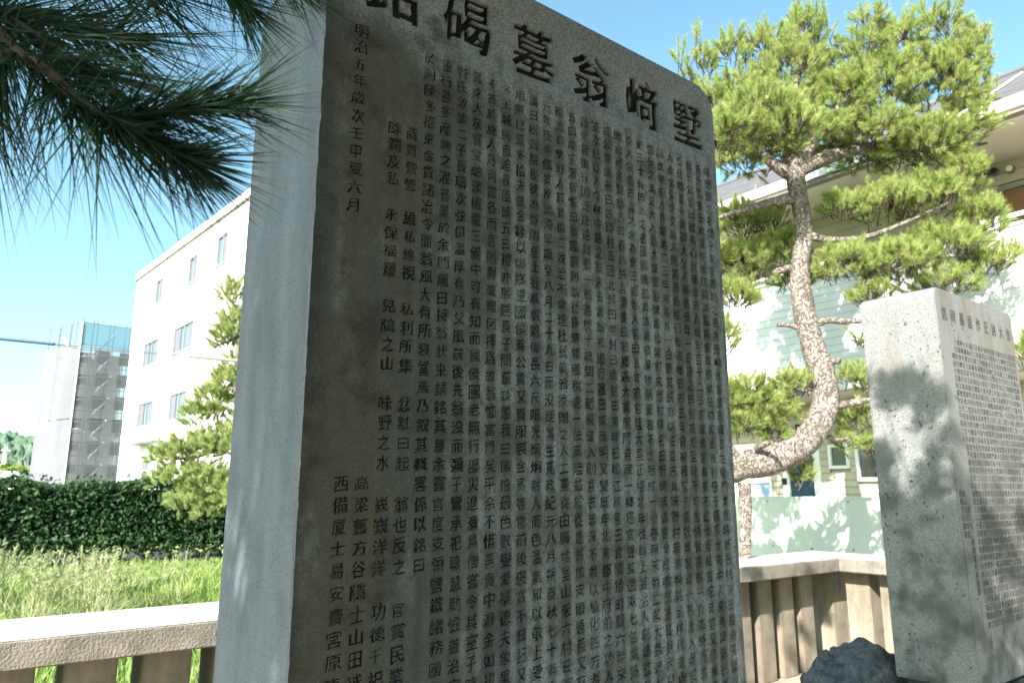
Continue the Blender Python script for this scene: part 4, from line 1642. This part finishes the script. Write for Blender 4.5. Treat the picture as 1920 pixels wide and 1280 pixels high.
for k in range(30):
    z0 = .1 + k * .103
    for s in runs(z0, z0 + .103, 3.2, 9.2):
        board(s[0], s[1], z0, .101)
for k in range(18):
    z0 = 3.3 + k * .150
    for s in runs(z0, z0 + .15, 1.2, 8.2):
        board(s[0], s[1], z0, min(.148, 5.995 - z0))


def window(name, op, frame_m, pane_m, t=.045, mull=False):
    y0, y1, z0, z1 = op
    f = MB()
    x0, x1 = WX - .045 - 12, WX + .028 - 12
    a, b = y0 - 3, y1 - 3
    f.box(x0, x1, a - t, b + t, z0 - t, z0).box(x0, x1, a - t, b + t, z1, z1 + t)
    f.box(x0, x1, a - t, a, z0, z1).box(x0, x1, b, b + t, z0, z1)
    if mull:
        f.box(x0 + .01, x1, (a + b) / 2 - .02, (a + b) / 2 + .02, z0, z1)
    wn_ = f.build(name, frame_m, hs)
    MB().box(x1 - .035, x1 - .02, a, b, z0, z1).build('pane', pane_m, wn_)
    return wn_


window('window', ops['small'], M['white'], M['glass_reflection'])
window('window', ops['dark'], M['white'], M['glass_dark'])
wn_ = window('window', ops['upper'], M['frame'], M['brown'], .05)
dw = window('door', ops['door'], M['white'], M['door'], .11)
y0, y1 = ops['door'][:2]
hb('handle', M['frame'], WX - .09, WX - .02, y1 - .12, y1 - .08, .95, 1.1).parent = dw
dw.children[-1].location = (0, 0, 0)
window('window', ops['blue'], M['white'], M['bluesheet'], .04)
a, b = wx(1497, 796), wx(1512, 812)
lamp = hb('porch_lamp', M['black'], WX - .10, WX - .022, b.y, a.y, b.z, a.z)
hb('label_plate', M['white'], WX - .106, WX - .1005, b.y + .03, a.y - .04, a.z - .075, a.z - .04, lamp)
a, b = wx(1470, 896), wx(1479, 908)
hb('intercom', M['black'], WX - .06, WX - .022, b.y, a.y, b.z, a.z)
# corridor floor, balcony wall, handrail
hb('corridor_floor', M['soffit'], PXX + .08, WX, HY0, HY1, 3.12, 3.26)
for k in range(16):
    z0 = 3.14 + k * .1055
    bm_ = MB()
    a, b = HY0 - 3, HY1 - 3
    bm_.v = [(-.012, a, 0), (-.012, b, 0), (-.002, b, .1045), (-.002, a, .1045), (.06, a, 0), (.06, b, 0), (.06, b, .1045), (.06, a, .1045)]
    bm_.f = [(0, 3, 2, 1), (4, 5, 6, 7), (0, 1, 5, 4), (3, 7, 6, 2), (1, 2, 6, 5), (0, 4, 7, 3)]
    bm_.build('balcony_board', M['para'], hs, (PXX - 12, 0, z0))
hb('balcony_wall', M['para'], PXX + .062, PXX + .12, HY0, HY1, 3.27, 4.825)
hb('balcony_coping', M['white'], PXX - .03, PXX + .15, HY0, HY1, 4.832, 4.862)
MB().tube([(PXX + .06 - 12, HY0 - 3, 4.98), (PXX + .06 - 12, HY1 - 3, 4.98)], .028, 8).build('handrail', M['white'], hs)
for k in range(14):
    y = -6 + k * 1.25 + .32
    MB().box(PXX + .04 - 12, PXX + .08 - 12, y - .02 - 3, y + .02 - 3, 4.865, 4.965).build('rail_post', M['white'], hs)
# eave
hb('soffit', M['soffit'], EX, WX + .02, HY0, HY1, 6.0, 6.04)
hb('fascia', M['white'], EX - .03, EX - .002, HY0, HY1, 5.985, 6.19)
g_ = MB()
g_.box(EX - .13 - 12, EX - .032 - 12, HY0 - 3, HY1 - 3, 6.03, 6.17)
g_.build('gutter', M['white'], hs)
hb('gutter_lip', M['gutter'], EX - .135, EX - .01, HY0, HY1, 5.955, 5.982)
for k in range(5):
    y = 2.0 + k * 1.3
    MB().box(EX - .15 - 12, EX - .132 - 12, y - .012 - 3, y + .012 - 3, 6.04, 6.24).build('gutter_bracket', M['gutter'], hs)
rx0, rz0, rx1, rz1 = EX - .08, 6.20, 14.0, 8.86
nrow = 26
for k in range(nrow):
    f0, f1 = k / nrow, (k + 1) / nrow
    x0, x1 = rx0 + (rx1 - rx0) * f0, rx0 + (rx1 - rx0) * f1
    z0, z1 = rz0 + (rz1 - rz0) * f0, rz0 + (rz1 - rz0) * f1
    c = MB()
    a, b = HY0 - 3.4, HY1 - 2.6
    e = .022
    c.v = [(x0 - 12, a, z0 + e), (x0 - 12, b, z0 + e), (x1 - 12, b, z1), (x1 - 12, a, z1), (x0 - 12, a, z0 - .01), (x0 - 12, b, z0 - .01), (x1 - 12, b, z1 - .03), (x1 - 12, a, z1 - .03)]
    c.f = [(0, 3, 2, 1), (4, 5, 6, 7), (0, 1, 5, 4), (3, 7, 6, 2), (1, 2, 6, 5), (0, 4, 7, 3)]
    c.build('slate_course', M['roof'], hs)
c = MB()
c.v = [(14 - 12, HY0 - 3.4, rz1), (14 - 12, HY1 - 2.6, rz1), (18.6 - 12, HY1 - 2.6, 6.2), (18.6 - 12, HY0 - 3.4, 6.2)]
c.f = [(0, 1, 2, 3)]
c.build('rear_roof', M['roof'], hs)
MB().tube([(14 - 12, HY0 - 3.4, rz1 + .03), (14 - 12, HY1 - 2.6, rz1 + .03)], .07, 8).build('ridge_cap', M['roof'], hs)
# pale flashing strip running up the slope
def roof_pt(px, py):
    d = ray(px, py)
    s = (rz1 - rz0) / (rx1 - rx0)
    k = (rz0 - rx0 * s - EYE) / (d.z - s * d.x)
    return d * k + Vector((0, 0, EYE + .04))
p0, p1 = roof_pt(1800, 222), roof_pt(1917, 141)
MB().tube([p0 - oh2, p1 - oh2], .018, 6).build('flashing', M['white'], hs)
for (px, py), m_ in (((1850, 328), 'black'), ((1868, 324), 'black'), ((1897, 319), 'white')):
    c = wx(px, py)
    p = Vector((WX - .03, c.y, c.z))
    f = MB()
    f.tube([(WX - .09 - 12, c.y - 3, c.z), (WX - .02 - 12, c.y - 3, c.z)], .052, 16)
    v_ = f.build('round_vent', M['gutter'], hs)
    MB().tube([(WX - .094 - 12, c.y - 3, c.z), (WX - .0905 - 12, c.y - 3, c.z)], .042, 16).build('vent_cover', M[m_], v_)
# pale green panel fence at the edge of the yard
gp = thing('panel_fence', 'low pale green panel fence with small bolts in front of the cream house', 'fence', (9.72, 5.5, 0))
for k in range(5):
    y0 = -6.0 + k * 3.6
    MB().box(-.02, .02, y0 - 5.5 + .004, y0 + 3.596 - 5.5, .05, 1.69).build('panel', M['panelgreen'], gp)
MB().box(-.03, .03, -6.0 - 5.5, 12.0 - 5.5, 1.691, 1.71).build('top_rail', M['panelgreen'], gp)
bm0 = MB().tube([(-.03, 0, 0), (-.0202, 0, 0)], .012, 8).mesh('bolt')
for k in range(16):
    for z in (1.64, 1.02, .4):
        link('bolt', bm0, M['gutter'], gp, (0, -4.5 + k * .6 + random.uniform(-.03, .03), z + random.uniform(-.02, .02)))

# clean up the glyph source
bpy.data.objects.remove(FONT_OBJ)
